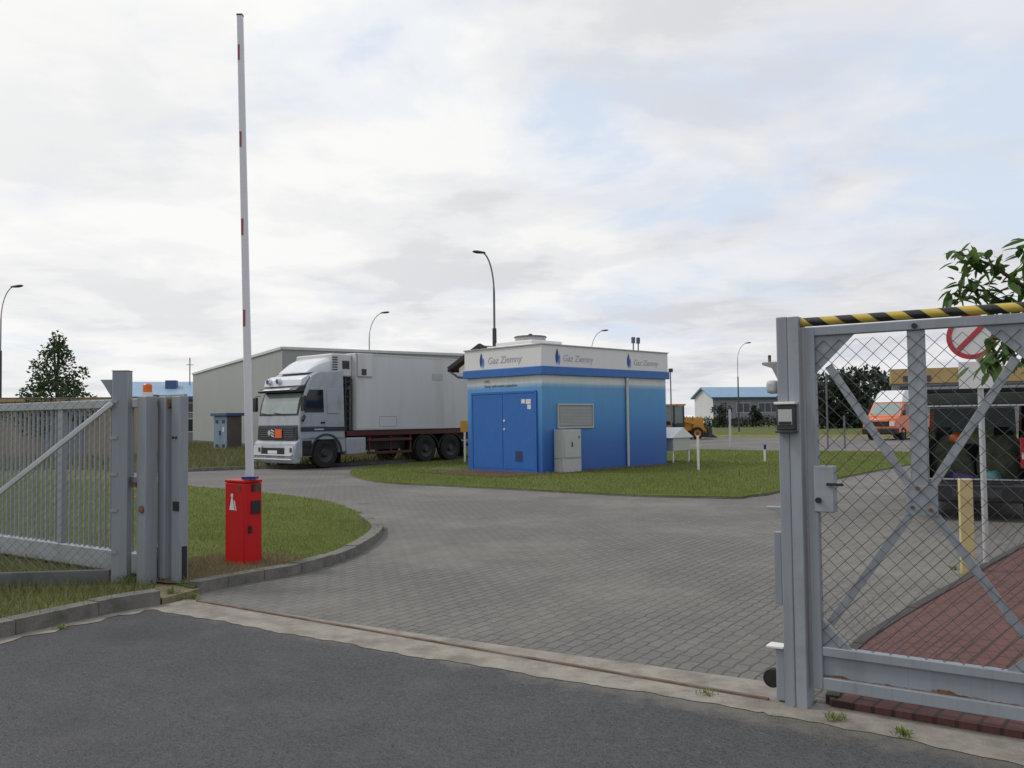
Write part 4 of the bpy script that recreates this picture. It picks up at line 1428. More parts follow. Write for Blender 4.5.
# ------------------------------------------------------------------ kiosk
KL, KW, KH = 5.98, 3.2, 3.72
ku = Vector((0.714, 0.70))
k = thing('kiosk', 'blue and white gas station kiosk with blue double doors on the lawn', 'kiosk', (0.85, 24.8, 0), u=ku)
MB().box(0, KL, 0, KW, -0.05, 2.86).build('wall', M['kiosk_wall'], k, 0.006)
MB().box(-0.10, KL + 0.10, -0.10, KW + 0.10, 2.86, 3.10).build('fascia_band', M['blue_band'], k, 0.012)
par = MB()
par.box(-0.06, KL + 0.06, -0.06, KW + 0.06, 3.101, KH)
par = par.build('parapet', M['kiosk_white'], k, 0.012)
mb = MB()
for (a, b) in (((-0.07, -0.07), (KL + 0.07, -0.07)), ((KL + 0.07, -0.07), (KL + 0.07, KW + 0.07)), ((KL + 0.07, KW + 0.07), (-0.07, KW + 0.07)), ((-0.07, KW + 0.07), (-0.07, -0.07))):
    mb.beam((a[0], a[1], KH + 0.015), (b[0], b[1], KH + 0.015), 0.06, 0.03)
mb.build('coping', M['cabinet'], par)


def flame(cx, cz, s, side):
    """two leaf shaped flames, dark and lighter blue"""
    def leafp(ox, oz, w, h, lean):
        pts = []
        for q in range(13):
            a = q / 12
            pts.append((ox + w * math.sin(math.pi * a) ** 0.9 * 0.5 + lean * (a - 0.5), oz + h * a))
        for q in range(11, 0, -1):
            a = q / 12
            pts.append((ox - w * math.sin(math.pi * a) ** 0.9 * 0.5 + lean * (a - 0.5), oz + h * a))
        return pts
    for (ox, oz, w, h, lean, mm) in ((-0.035, 0.0, 0.13, 0.46, 0.02, 'logo_blue'), (0.06, -0.03, 0.085, 0.33, 0.03, 'logo_light')):
        pts = leafp(ox * s, oz * s, w * s, h * s, lean * s)
        m_ = MB()
        if side == 'front':
            m_.prism([(cx + x, cz + z) for x, z in pts], 'y', -0.068, -0.062)
        else:
            m_.prism([(cx - x, cz + z) for x, z in pts], 'x', -0.068, -0.062)
        m_.build('flame_emblem', M[mm], par)


flame(0.62, 3.17, 1.0, 'front')
flame(3.95, 3.17, 1.0, 'front')
flame(2.45, 3.17, 0.98, 'door')
text('Gaz Ziemny', 0.275, par, (0.84, -0.062, 3.27), (1, 0, 0), (0, 0, 1), M['letter'], 'lettering', 0.18)
text('Gaz Ziemny', 0.265, par, (4.18, -0.062, 3.27), (1, 0, 0), (0, 0, 1), M['letter'], 'lettering', 0.18)
text('Gaz Ziemny', 0.295, par, (-0.062, 2.20, 3.27), (0, -1, 0), (0, 0, 1), M['letter'], 'lettering', 0.18)
text('CNG', 0.11, k, (0.0, 2.42, 2.70), (0, -1, 0), (0, 0, 1), M['letter_dark'], 'lettering')
text('Stacja tankowania pojazdów', 0.125, k, (0.0, 2.42, 2.555), (0, -1, 0), (0, 0, 1), M['letter_dark'], 'lettering')
# double door
fr = MB()
fr.box(-0.04, -0.002, 0.20, 0.27, 0.03, 2.42)
fr.box(-0.04, -0.002, 2.93, 3.0, 0.03, 2.42)
fr.box(-0.04, -0.002, 0.27, 2.93, 2.35, 2.42)
fr.box(-0.04, -0.002, 0.27, 2.93, 0.03, 0.10)
fr.build('door_frame', M['blue_door'], k, 0.004)
for ya, yb in ((0.28, 1.595), (1.61, 2.92)):
    d = MB().box(-0.03, -0.003, ya, yb, 0.11, 2.34).build('door', M['blue_door'], k, 0.006)
    mb = MB()
    for (z0, z1, q0, q1) in ((0.16, 0.19, ya + 0.06, yb - 0.06), (2.26, 2.29, ya + 0.06, yb - 0.06)):
        mb.box(-0.034, -0.031, q0, q1, z0, z1)
    mb.build('moulding', M['blue_band'], d)
    if ya < 1:
        mb = MB()
        for q in range(9):
            mb.box(-0.038, -0.031, 0.78, 1.08, 0.36 + q * 0.035, 0.38 + q * 0.035)
        mb.build('vent', M['navy'], d)
        for z in (1.30, 1.55):
            MB().tube([(-0.031, 1.52, z), (-0.055, 1.52, z)], 0.035, 14).build('lock', M['fairing'], d)
        MB().box(-0.034, -0.031, 0.42, 0.62, 2.03, 2.17).build('notice', M['kiosk_white'], d)
        MB().box(-0.034, -0.031, 0.66, 0.80, 2.05, 2.17).build('notice', M['white'], d)
        MB().box(-0.034, -0.031, 0.42, 0.56, 1.88, 2.01).build('notice', M['kiosk_white'], d)
# vent grille
mb = MB()
mb.box(0.66, 2.16, -0.03, -0.002, 1.36, 1.98)
vg = mb.build('louvre', M['louvre'], k, 0.004)
mb = MB()
for q in range(13):
    mb.box(0.70, 2.12, -0.046, -0.031, 1.40 + q * 0.043, 1.422 + q * 0.043)
mb.build('slats', M['cabinet'], vg)
mb = MB()
mb.box(0.62, 2.20, -0.055, -0.003, 1.985, 2.03)
mb.box(0.62, 2.20, -0.055, -0.003, 1.31, 1.355)
mb.box(0.62, 0.658, -0.055, -0.003, 1.355, 1.985)
mb.box(2.162, 2.20, -0.055, -0.003, 1.355, 1.985)
mb.build('frame', M['cabinet'], vg)
# downpipe
mb = MB()
mb.tube([(3.85, -0.05, 2.9), (3.85, -0.05, 0.05)], 0.045, 12)
mb.build('downpipe', M['alu'], k, smooth=True)
# joints in the cladding
mb = MB()
for x in (2.36,):
    mb.box(x, x + 0.012, -0.006, -0.001, 0.05, 2.8)
# roof cooling unit
ac = MB()
ac.box(0.55, 2.3, 0.9, 2.9, KH + 0.03, KH + 0.14)
ac.box(0.75, 2.1, 1.1, 2.7, KH + 0.14, KH + 0.27)
acu = ac.build('cooling_unit', M['kiosk_white'], k, 0.03)
MB().tube([(1.35, 1.75, KH + 0.27), (1.35, 1.75, KH + 0.40)], 0.48, 28).build('fan_ring', M['cabinet'], acu, smooth=True)
MB().tube([(1.35, 1.75, KH + 0.401), (1.35, 1.75, KH + 0.44)], [0.52, 0.48], 28).build('fan_guard', M['darkgrey'], acu, smooth=True)
MB().tube([(1.35, 1.75, KH + 0.44), (1.35, 1.75, KH + 0.52)], [0.1, 0.05], 12).build('fan_hub', M['black'], acu, smooth=True)
for x in (4.66, 4.92):
    v = MB().tube([(x, 0.3, KH + 0.0), (x, 0.3, KH + 0.36)], 0.022, 8).build('vent_pipe', M['pole_grey'], k)
    MB().box(x - 0.045, x + 0.045, 0.25, 0.35, KH + 0.30, KH + 0.50).build('pipe_cap', M['letter_dark'], v, 0.01)

# beige meter cabinet leaning at the long side
mc = thing('meter_cabinet', 'beige metal meter cabinet under the kiosk louvre', 'cabinet', (0.85 + ku.x * 0.44 + 0.70 * 0.03, 24.8 + ku.y * 0.44 - 0.714 * 0.03, 0), u=ku)
MB().box(0.0, 0.78, -0.36, 0.0, 0.0, 0.44).build('base', M['cabinet'], mc, 0.01)
MB().box(0.0, 0.78, -0.36, 0.0, 0.445, 1.28).build('body', M['cabinet'], mc, 0.01)
dr = MB().box(0.04, 0.74, -0.375, -0.361, 0.48, 1.24).build('door', M['cabinet'], mc, 0.006)
MB().box(0.34, 0.38, -0.395, -0.376, 0.78, 0.92).build('handle', M['darkgrey'], dr, 0.004)
MB().box(0.64, 0.69, -0.385, -0.376, 1.02, 1.08).build('lock', M['darkgrey'], dr, 0.002)
# red apron around the kiosk
ap = [(-1.9, -0.25), (0.6, -0.65), (KL + 0.5, -0.45), (KL + 0.5, KW + 0.3), (-1.9, KW + 0.3)]
kn = Vector((-ku.y, ku.x))
sheet('apron', [tuple(Vector((0.85, 24.8)) + ku * a + kn * b) for a, b in ap], 0.062, M['redbrick'])

# brown roofed shelter behind the kiosk
sh = thing('tiled_canopy', 'small brown tiled canopy showing over the left end of the kiosk', 'canopy', (-1.07, 30.0, 0), u=ku)
for x in (0.25, 2.6):
    for y in (-0.55, 0.40):
        MB().box(x, x + 0.14, y, y + 0.14, -0.05, 3.35).build('post', M['kiosk_white'], sh)
mb = MB()
mb.prism([(-1.62, 3.36), (0, 4.06), (1.62, 3.36), (1.62, 3.46), (0, 4.16), (-1.62, 3.46)], 'x', -0.02, 3.2)
rf = mb.build('roof', M['roof_brown'], sh)
mb = MB()
mb.tube([(-0.06, 1.66, 3.36), (3.2, 1.66, 3.36)], 0.06, 8)
mb.tube([(-0.06, -1.66, 3.36), (3.2, -1.66, 3.36)], 0.06, 8)
mb.beam((-0.05, 1.68, 3.41), (-0.05, 0, 4.15), 0.05, 0.15)
mb.beam((-0.05, -1.68, 3.41), (-0.05, 0, 4.15), 0.05, 0.15)
mb.tube([(-0.03, 1.60, 3.32), (0.0, 1.2, 3.10), (0.1, 0.55, 3.05)], 0.04, 8)
mb.build('gutter', M['black'], rf)
MB().prism([(-1.2, 3.42), (0, 3.98), (1.2, 3.42), (1.2, 3.25), (-1.2, 3.25)], 'x', 0.05, 0.12).build('gable_wall', M['kiosk_white'], sh)

# ------------------------------------------------------------------ small things round the kiosk lawn
hu = thing('meter_hutch', 'small white roofed hutch on legs by the far end of the kiosk', 'hutch', (6.42, 28.95, 0), u=ku)
kx = 1.0
MB().box(0.06, kx - 0.06, -0.1 + 0.1, 1.5, 0.40, 0.82).build('box', M['cabinet'], hu, 0.008)
MB().prism([(-0.06, 0.80), (kx + 0.06, 0.80), (kx / 2, 1.13)], 'y', -0.06, 1.56).build('roof', M['white'], hu, 0.008)
for x in (0.08, kx - 0.12):
    for y in (0.03, 1.43):
        MB().box(x, x + 0.04, y, y + 0.04, 0.0, 0.40).build('leg', M['white'], hu)
hu.scale = (1.15, 1.0, 1.08)
hu.location = tuple(Vector((0.85, 24.8)) + ku * 6.35 + kn * 0.05) + (0.03,)


def marker(name, label, px, py, h, w, capm, caph, capw, postm='white', cat='post'):
    g0 = G(px, py)
    t = thing(name, label, cat, (g0.x, g0.y, 0.03), rotz=R(random.uniform(-10, 10)))
    MB().box(-w / 2, w / 2, -w / 2, w / 2, -0.05, h).build('post', M[postm], t, 0.004)
    if caph:
        MB().box(-capw / 2, capw / 2, -w / 2 - 0.02, -w / 2 - 0.001, h - caph, h + 0.02).build('plaque', M[capm], t, 0.003)
    return t


marker('marker_post', 'white post with a yellow plaque at the left end of the kiosk', 465, 463.5, 1.50, 0.07, 'plaque_yellow', 0.38, 0.30)
marker('marker_post', 'thin white post standing in front of the white hutch', 698.5, 472, 1.02, 0.06, 'white', 0, 0)
marker('marker_post', 'short white stake with dark top near the grey gate post', 765, 463, 0.58, 0.06, 'logo_blue', 0.14, 0.09)
fp = thing('fence_stake', 'thin grey upright stake by the back road below the lamp', 'post', (*G(730.5, 447), 0))
MB().tube([(0, 0, -0.1), (0, 0, 1.98)], 0.06, 8).build('pole', M['alu'], fp, smooth=True)
MB().tube([(0, 0, 1.981), (0, 0, 2.0)], 0.07, 8).build('cap', M['darkgrey'], fp)
for i, (px, py, h, lb) in enumerate(((828, 449, 2.9, 'tall thin bare pole seen through the gate mesh left of the van'), (845, 449, 1.5, 'shorter thin pole between the tall pole and the orange van'))):
    g0 = G(px, py)
    o = MB().tube([(0, 0, -0.1), (0, 0, h * 1.05 if i else 3.6)], 0.045, 8).build('bare_pole', M['pole_grey'], smooth=True)
    o.location = (g0.x, g0.y, 0)
    tag(o, lb, 'pole')


# ------------------------------------------------------------------ wheels
def wheel(parent, x, y, r, w, out=-1, rim=None, nst=8, name='wheel'):
    """axle along local y; out = side facing outwards"""
    prof = [(r * 0.60, -w / 2), (r * 0.93, -w / 2), (r, -w * 0.36), (r, w * 0.36), (r * 0.93, w / 2), (r * 0.60, w / 2)]
    mb = MB()
    n = 28
    rings = [[(x + rad * math.cos(2 * math.pi * q / n), y + yy, r + rad * math.sin(2 * math.pi * q / n)) for q in range(n)] for rad, yy in prof]
    mb.loft(rings + [rings[0]], cap=False)
    t = mb.build('wheel', M['rubber'], parent, smooth=True)
    mb = MB()
    yo = y + out * w / 2
    mb.loft([[(x + rad * math.cos(2 * math.pi * q / n), yy, r + rad * math.sin(2 * math.pi * q / n)) for q in range(n)]
             for rad, yy in ((r * 0.61, yo), (r * 0.56, yo - out * 0.03), (r * 0.30, yo - out * 0.08 if out else yo), (r * 0.22, yo - out * 0.02), (0.01, yo - out * 0.015))], cap=False)
    mb.build('rim', rim or M['rim'], t, smooth=True)
    MB().tube([(x, yo - out * 0.03, r), (x, yo + out * 0.01, r)], r * 0.2, 14).build('hub', M['darkgrey'], t, smooth=True)
    return t


# ------------------------------------------------------------------ truck (x rearwards from the front, y across from the near side)
tu = Vector((0.66, 0.75)).normalized()
tr = thing('box_truck', 'silver cabbed white refrigerated box truck parked behind the kiosk', 'truck', (-7.05, 28.7, 0.006), u=tu)
WT = 2.5
TL = 9.6


def cabring(x_top, pts):
    return pts


# cab body, built as a side profile with slightly tucked-in top and sides
def prof_prism(mb, prof, y0, y1, inset, zref0, zref1, m=0):
    """side profile (x,z) extruded across, narrowing towards zref1 by inset"""
    def yy(z, s):
        q = min(1, max(0, (z - zref0) / (zref1 - zref0)))
        return (y0 + inset * q) if s == 0 else (y1 - inset * q)
    n = len(prof)
    vs = [(x, yy(z, 0), z) for x, z in prof] + [(x, yy(z, 1), z) for x, z in prof]
    fs = [tuple(range(n))[::-1], tuple(range(n, 2 * n))] + [(i, (i + 1) % n, n + (i + 1) % n, n + i) for i in range(n)]
    mb.add(vs, fs, m)


mb = MB()
prof_prism(mb, [(0.06, 0.98), (0.03, 1.30), (0.06, 1.78), (0.16, 2.28), (0.30, 2.60), (0.42, 2.84), (0.60, 3.14), (0.85, 3.28), (1.92, 3.38), (1.92, 0.98)], 0.0, WT, 0.10, 1.6, 3.3)
cabo = mb.build('cab', M['cab'], tr, 0.05, seg=3)
# lower cab skirt with wheel arch (near and far side)
for ys in ((-0.005, 0.30), (WT - 0.30, WT + 0.005)):
    arch = [(1.1 + 0.60 * math.cos(a), 0.52 + 0.60 * math.sin(a)) for a in [math.pi * q / 14 for q in range(15)]]
    pr = [(0.02, 0.42), (0.02, 1.0), (1.92, 1.0), (1.92, 0.55), (1.70, 0.52)] + arch + [(0.50, 0.42)]
    MB().prism(pr, 'y', ys[0], ys[1]).build('skirt', M['cab'], tr, 0.012)
    mbx = MB()
    ring = [[(1.1 + rad * math.cos(a), yy, 0.52 + rad * math.sin(a)) for a in [math.pi * q / 14 for q in range(15)]] for rad, yy in
            ((0.60, ys[0] - 0.03 if ys[0] < 1 else ys[1] + 0.03), (0.66, ys[0] - 0.03 if ys[0] < 1 else ys[1] + 0.03), (0.66, ys[0] + 0.02 if ys[0] < 1 else ys[1] - 0.02), (0.60, ys[0] + 0.02 if ys[0] < 1 else ys[1] - 0.02))]
    for a_, b_ in ((0, 1), (1, 2), (2, 3), (3, 0)):
        for q in range(14):
            mbx.add([ring[a_][q], ring[a_][q + 1], ring[b_][q + 1], ring[b_][q]], [(0, 1, 2, 3)])
    mbx.build('arch_trim', M['darkgrey'], tr)
MB().box(0.12, 1.85, 0.31, WT - 0.31, 0.45, 0.975).build('underbody', M['black'], tr)
MB().box(0.14, 0.50, -0.012, -0.006, 0.44, 0.96).build('step_panel', M['black'], tr)
for z in (0.50, 0.78):
    MB().box(0.16, 0.50, -0.035, -0.006, z, z + 0.16).build('step', M['black'], tr, 0.008)
# windscreen
def scr(x, z):
    return (x, z)


def yin(z):
    return 0.10 * min(1, max(0, (z - 1.6) / 1.7))


wz0, wz1 = 1.84, 2.56


def xf(z):
    pts = [(1.30, 0.03), (1.78, 0.06), (2.28, 0.16), (2.60, 0.30), (2.84, 0.42)]
    for (za, xa), (zb, xb) in zip(pts, pts[1:]):
        if z <= zb:
            return xa + (xb - xa) * (z - za) / (zb - za)
    return 0.42


def front_patch(name, z0, z1, ya, yb, m, parent, out=0.012, th=0.01, nz=5):
    """panel following the cab front between heights z0..z1"""
    mb = MB()
    rows = []
    for q in range(nz):
        z = z0 + (z1 - z0) * q / (nz - 1)
        rows.append((xf(z), z))
    poly = [(x - out - th, z) for x, z in rows] + [(x - out + th, z) for x, z in reversed(rows)]
    mb.prism(poly, 'y', ya, yb)
    return mb.build(name, m, parent)


front_patch('windscreen_surround', 1.80, 2.62, 0.10, WT - 0.10, M['black'], tr, 0.004)
front_patch('windscreen', 1.86, 2.55, 0.19, WT - 0.19, M['windscreen'], tr, 0.014)
for y_ in (0.85, 1.7):
    MB().beam((xf(1.84) - 0.04, y_, 1.83), (xf(1.9) - 0.045, y_ + 0.62, 1.90), 0.02, 0.02).build('wiper', M['black'], tr)
# sun visor, light bar
MB().prism([(0.28, 2.60), (0.02, 2.58), (-0.03, 2.64), (0.10, 2.75), (0.40, 2.82)], 'y', 0.12, WT - 0.12).build('sun_visor', M['navy'], tr, 0.01)
MB().prism([(0.05, 2.665), (-0.04, 2.66), (0.03, 2.71), (0.08, 2.72)], 'y', 0.5, WT - 0.45).build('visor_strip', M['fairing'], tr)
MB().prism([(0.34, 2.80), (0.20, 2.79), (0.24, 3.02), (0.50, 3.16), (0.60, 3.14)], 'y', 0.16, WT - 0.16).build('roof_box', M['fairing'], tr, 0.02)
for y_ in (1.42, 2.0):
    lt = MB().tube([(0.12, y_, 2.97), (0.24, y_, 2.98)], [0.10, 0.11], 18).build('spot_lamp', M['fairing'], tr, smooth=True)
    MB().tube([(0.112, y_, 2.97), (0.122, y_, 2.97)], 0.075, 18).build('lens', M['logo_blue'], lt)
# roof fairing
mb = MB()
rings = []
for x, z0, z1, ins in ((0.62, 3.24, 3.30, 0.42), (0.80, 3.27, 3.46, 0.36), (1.05, 3.30, 3.64, 0.30), (1.35, 3.32, 3.78, 0.26), (1.66, 3.34, 3.86, 0.24), (1.86, 3.35, 3.88, 0.24)):
    h = z1 - z0
    rings.append([(x, ins, z0), (x, ins + 0.02, z0 + h * 0.7), (x, ins + 0.16, z1 - 0.02), (x, WT / 2, z1), (x, WT - ins - 0.16, z1 - 0.02), (x, WT - ins - 0.02, z0 + h * 0.7), (x, WT - ins, z0)])
mb.loft(rings)
mb.build('roof_fairing', M['fairing'], tr, 0.015, smooth=True)
MB().box(0.66, 0.86, 0.7, 1.45, 3.262, 3.31).build('roof_hatch', M['darkgrey'], tr, 0.01)
# grille and stripe
front_patch('grille', 0.98, 1.42, 0.10, WT - 0.10, M['black'], tr, 0.012)
mb = MB()
for q in range(5):
    z = 1.08 + q * 0.07
    mb.prism([(xf(max(z, 1.3)) - 0.045, z), (xf(max(z, 1.3)) - 0.02, z), (xf(max(z, 1.3)) - 0.02, z + 0.03), (xf(max(z, 1.3)) - 0.04, z + 0.03)], 'y', 0.26, WT - 0.26)
mb.build('grille_bars', M['navy'], tr)
MB().box(-0.040, -0.025, 0.92, 1.32, 1.05, 1.34).build('hazard_plate', M['plate_orange'], tr, 0.003)
mb = MB()
for q in range(3):
    mb.beam((-0.035, 1.38, 1.08 + q * 0.09), (-0.035, 1.54, 1.15 + q * 0.09), 0.012, 0.035)
mb.build('chevron', M['fairing'], tr)
mb = MB()
mb.tube([(-0.034, 1.66, 1.22), (-0.022, 1.66, 1.22)], 0.09, 20)
mb.build('badge', M['alu'], tr)
front_patch('front_panel_line', 1.43, 1.47, 0.1, WT - 0.1, M['navy'], tr, 0.006)
MB().box(0.08, 1.90, -0.012, -0.002, 1.26, 1.40).build('side_stripe', M['navy'], tr)
MB().box(0.62, 1.0, -0.016, -0.013, 1.30, 1.35).build('side_letters', M['letter'], tr)
MB().box(0.50, 1.86, 0.082, 0.092, 2.86, 2.94).build('roof_stripe', M['navy'], tr)
# side door with window
dd = MB()
dd.loft([[(x, yin(z) - 0.010, z) for x, z in ((0.14, 1.42), (1.14, 1.42), (1.14, 2.74), (0.42, 2.74), (0.20, 2.30))], [(x, yin(z) + 0.02, z) for x, z in ((0.14, 1.42), (1.14, 1.42), (1.14, 2.74), (0.42, 2.74), (0.20, 2.30))]])
dr_ = dd.build('door', M['cab'], tr, 0.008)
wd = MB()
wd.loft([[(x, yin(z) - 0.018, z) for x, z in ((0.24, 1.90), (1.02, 1.90), (1.02, 2.66), (0.46, 2.66), (0.27, 2.30))], [(x, yin(z) + 0.0, z) for x, z in ((0.24, 1.90), (1.02, 1.90), (1.02, 2.66), (0.46, 2.66), (0.27, 2.30))]])
wdw = wd.build('window', M['glass'], dr_)
MB().box(0.88, 1.04, -0.035, -0.008, 1.52, 1.58).build('handle', M['black'], dr_, 0.005)
mb = MB()
for x in (1.155, 1.70):
    mb.box(x, x + 0.012, 0.03, 0.098, 1.45, 2.8)
rear_side = MB()
rear_side.loft([[(x, yin(z) - 0.006, z) for x, z in ((1.18, 1.86), (1.66, 1.86), (1.66, 2.72), (1.18, 2.72))], [(x, yin(z) + 0.02, z) for x, z in ((1.18, 1.86), (1.66, 1.86), (1.66, 2.72), (1.18, 2.72))]])
rear_side.build('side_panel', M['cab'], tr, 0.006)
# mirrors
for s, yb in ((-1, 0.03), (1, WT - 0.03)):
    yo = yb + s * 0.20
    mr = MB().box(0.02, 0.12, yo - 0.11, yo + 0.11, 1.95, 2.45).build('mirror', M['black'], tr, 0.03)
    mb = MB()
    mb.tube([(0.14, yb, 2.50), (0.07, yo, 2.47)], 0.015, 6)
    mb.build('mirror_arm', M['black'], mr)
MB().beam((0.24, -0.01, 1.78), (0.06, -0.14, 1.62), 0.06, 0.10).build('kerb_mirror', M['black'], tr, 0.01)
# bumper
mb = MB()
mb.prism([(-0.14, 0.20), (-0.16, 0.55), (-0.10, 0.88), (0.04, 0.98), (0.13, 0.97), (0.13, 0.42), (0.08, 0.22)], 'y', 0.02, WT - 0.02)
bmp = mb.build('bumper', M['cab'], tr, 0.05, seg=3)
MB().box(-0.172, -0.14, 0.58, WT - 0.58, 0.46, 0.72).build('air_slot', M['black'], bmp, 0.004)
MB().box(-0.185, -0.16, 0.98, 1.52, 0.52, 0.63).build('number_plate', M['white'], bmp, 0.003)
for y_ in (0.10, WT - 0.56):
    h = MB().box(-0.172, -0.13, y_, y_ + 0.46, 0.50, 0.78).build('headlight', M['lamp_glass'], tr, 0.01)
    MB().box(-0.178, -0.173, y_ + 0.03, y_ + 0.16, 0.58, 0.72).build('reflector', M['darkgrey'], h)
mb = MB()
mb.tube([(-0.24, 0.06, 0.34), (-0.26, 0.4, 0.34), (-0.26, WT - 0.4, 0.34), (-0.24, WT - 0.06, 0.34)], 0.035, 10)
mb.tube([(-0.24, 0.06, 0.48), (-0.26, 0.4, 0.48), (-0.26, WT - 0.4, 0.48), (-0.24, WT - 0.06, 0.48)], 0.03, 10)
for y_ in (0.3, 0.9, 1.6, 2.2):
    mb.tube([(-0.25, y_, 0.34), (-0.16, y_, 0.40)], 0.025, 8)
    mb.tube([(-0.25, y_, 0.34), (-0.25, y_, 0.48)], 0.02, 8)
mb.build('bull_bar', M['alu'], tr, smooth=True)

# cargo box
BX0 = 2.38
MB().box(BX0, TL, 0.0, WT, 1.26, 3.98).build('box_body', M['truck_white'], tr, 0.02)
mb = MB()
for (y_, z_) in ((-0.004, 3.92), (-0.004, 1.27)):
    mb.box(BX0, TL, y_ - 0.006, -0.001, z_, z_ + 0.055)
mb.box(BX0 + 0.0, BX0 + 0.05, -0.008, -0.001, 1.33, 3.91)
mb.build('edge_trim', M['alu'], tr)
fl = MB()
for a, b in (((3.45, 1.38), (4.25, 1.38)), ((4.25, 1.38), (4.25, 1.74)), ((4.25, 1.74), (3.45, 1.74)), ((3.45, 1.74), (3.45, 1.38))):
    fl.beam((a[0], -0.003, a[1]), (b[0], -0.003, b[1]), 0.004, 0.014, up=(0, 0, 1) if a[1] == b[1] else (1, 0, 0))
fl.build('side_flap', M['louvre'], tr)
MB().box(6.05, 6.6, -0.012, -0.001, 3.12, 3.36).build('label_panel', M['cabinet'], tr)
# cooling unit
rfu = MB().box(1.50, BX0 - 0.005, 0.20, WT - 0.20, 3.14, 3.94).build('cooling_unit', M['truck_white'], tr, 0.05)
MB().box(1.95, 2.25, 0.18, 0.199, 3.42, 3.70).build('inspection_window', M['darkgrey'], rfu, 0.004)
mb = MB()
for q in range(6):
    mb.box(1.52, 1.74, 0.185, 0.199, 3.36 + q * 0.085, 3.40 + q * 0.085)
mb.build('slats', M['darkgrey'], rfu)
MB().box(BX0 + 0.06, BX0 + 0.72, -0.07, -0.002, 3.15, 3.97).build('control_panel', M['truck_white'], rfu, 0.02)
MB().box(BX0 + 0.2, BX0 + 0.42, -0.08, -0.0705, 3.2, 3.42).build('meter', M['darkgrey'], rfu, 0.004)
MB().prism([(1.65, 3.13), (2.36, 3.13), (2.36, 2.86), (2.15, 2.86)], 'y', 0.30, WT - 0.30).build('unit_tray', M['black'], tr)
# ladder between cab and box
lad = MB()
lad.beam((2.02, 0.12, 0.95), (2.02, 0.12, 3.1), 0.035, 0.035)
lad.beam((2.28, 0.12, 0.95), (2.28, 0.12, 3.1), 0.035, 0.035)
for q in range(8):
    lad.beam((2.02, 0.12, 1.15 + q * 0.26), (2.28, 0.12, 1.15 + q * 0.26), 0.03, 0.03)
lad.build('ladder', M['pole_dark'], tr)
MB().box(1.94, 2.36, 0.35, WT - 0.35, 0.9, 2.7).build('cab_back', M['black'], tr)
# chassis
MB().box(1.9, TL - 0.1, 0.75, WT - 0.75, 0.78, 1.06).build('chassis', M['chassis_red'], tr)
MB().box(2.0, TL, 0.02, WT - 0.02, 1.07, 1.24).build('sill_rail', M['chassis_red'], tr, 0.008)
MB().box(2.0, 4.9, 0.30, WT - 0.30, 0.55, 1.06).build('tank_bay', M['black'], tr)
MB().box(1.98, 2.85, 0.02, 0.62, 0.42, 1.02).build('fuel_tank', M['cab'], tr, 0.05)
for z in (0.86, 0.40):
    MB().box(2.9, 5.02, 0.02, 0.06, z, z + 0.10).build('side_guard', M['chassis_red'], tr, 0.006)
for x in (3.0, 4.0, 4.95):
    MB().box(x, x + 0.06, 0.061, 0.12, 0.40, 1.06).build('guard_post', M['chassis_red'], tr)
MB().box(8.9, TL, 0.1, WT - 0.1, 0.5, 0.62).build('underrun_bar', M['chassis_red'], tr, 0.01)
for x, r in ((1.1, 0.52), (5.75, 0.52), (7.05, 0.52)):
    for yy, s in ((0.17, -1), (WT - 0.17, 1)):
        wheel(tr, x, yy, r, 0.30, s)
for x0 in (5.05, 6.40):
    for ys in ((0.03, 0.40), (WT - 0.40, WT - 0.03)):
        cx = x0 + 0.70 if x0 < 6 else x0 + 0.65
        a1 = [(cx + 0.66 * math.cos(a), 0.52 + 0.58 * math.sin(a)) for a in [math.pi * q / 12 for q in range(13)]]
        a2 = [(cx + 0.63 * math.cos(a), 0.52 + 0.55 * math.sin(a)) for a in [math.pi * q / 12 for q in range(12, -1, -1)]]
        m_ = MB()
        for q in range(12):
            p0, p1, p2, p3 = a1[q], a1[q + 1], a2[12 - q - 1], a2[12 - q]
            m_.prism([p0, p1, p2, p3], 'y', ys[0], ys[1])
        m_.build('mudguard', M['black'], tr)
for x in (1.72, 7.75):
    MB().box(x, x + 0.03, 0.03, 0.42, 0.14, 0.75).build('mud_flap', M['black'], tr)

# ------------------------------------------------------------------ orange van
vu = Vector((0.75, 0.66)).normalized()
g0 = G(897, 440.5)
van = thing('orange_van', 'orange van with white high roof parked on the back road behind the gate', 'van', (g0.x, g0.y, 0.006), u=vu)
van.scale = (1.12, 1.08, 1.20)
VW = 2.0
mb = MB()
prof_prism(mb, [(0.0, 0.38), (-0.02, 0.75), (0.10, 1.12), (0.62, 1.26), (4.9, 1.26), (4.95, 0.38)], 0, VW, 0.03, 0.6, 1.3)
mb.build('body', M['van_orange'], van, 0.04)
mb = MB()
prof_prism(mb, [(0.55, 1.24), (1.12, 1.95), (4.88, 1.95), (4.92, 1.24)], 0.03, VW - 0.03, 0.09, 1.24, 1.95)
mb.build('cabin', M['van_orange'], van, 0.02)
mb = MB()
prof_prism(mb, [(1.08, 1.955), (1.40, 2.42), (1.75, 2.60), (4.6, 2.62), (4.86, 2.5), (4.88, 1.955)], 0.12, VW - 0.12, 0.14, 1.95, 2.6)
mb.build('roof', M['van_white'], van, 0.05, seg=3)
mb = MB()
mb.add([(0.60, 0.18, 1.32), (0.60, VW - 0.18, 1.32), (1.06, VW - 0.22, 1.90), (1.06, 0.22, 1.90), (0.63, 0.18, 1.28), (0.63, VW - 0.18, 1.28), (1.10, VW - 0.22, 1.88), (1.10, 0.22, 1.88)],
       [(0, 1, 2, 3), (7, 6, 5, 4), (0, 4, 5, 1), (1, 5, 6, 2), (2, 6, 7, 3), (3, 7, 4, 0)])
mb.build('windscreen', M['windscreen'], van)
mb = MB()
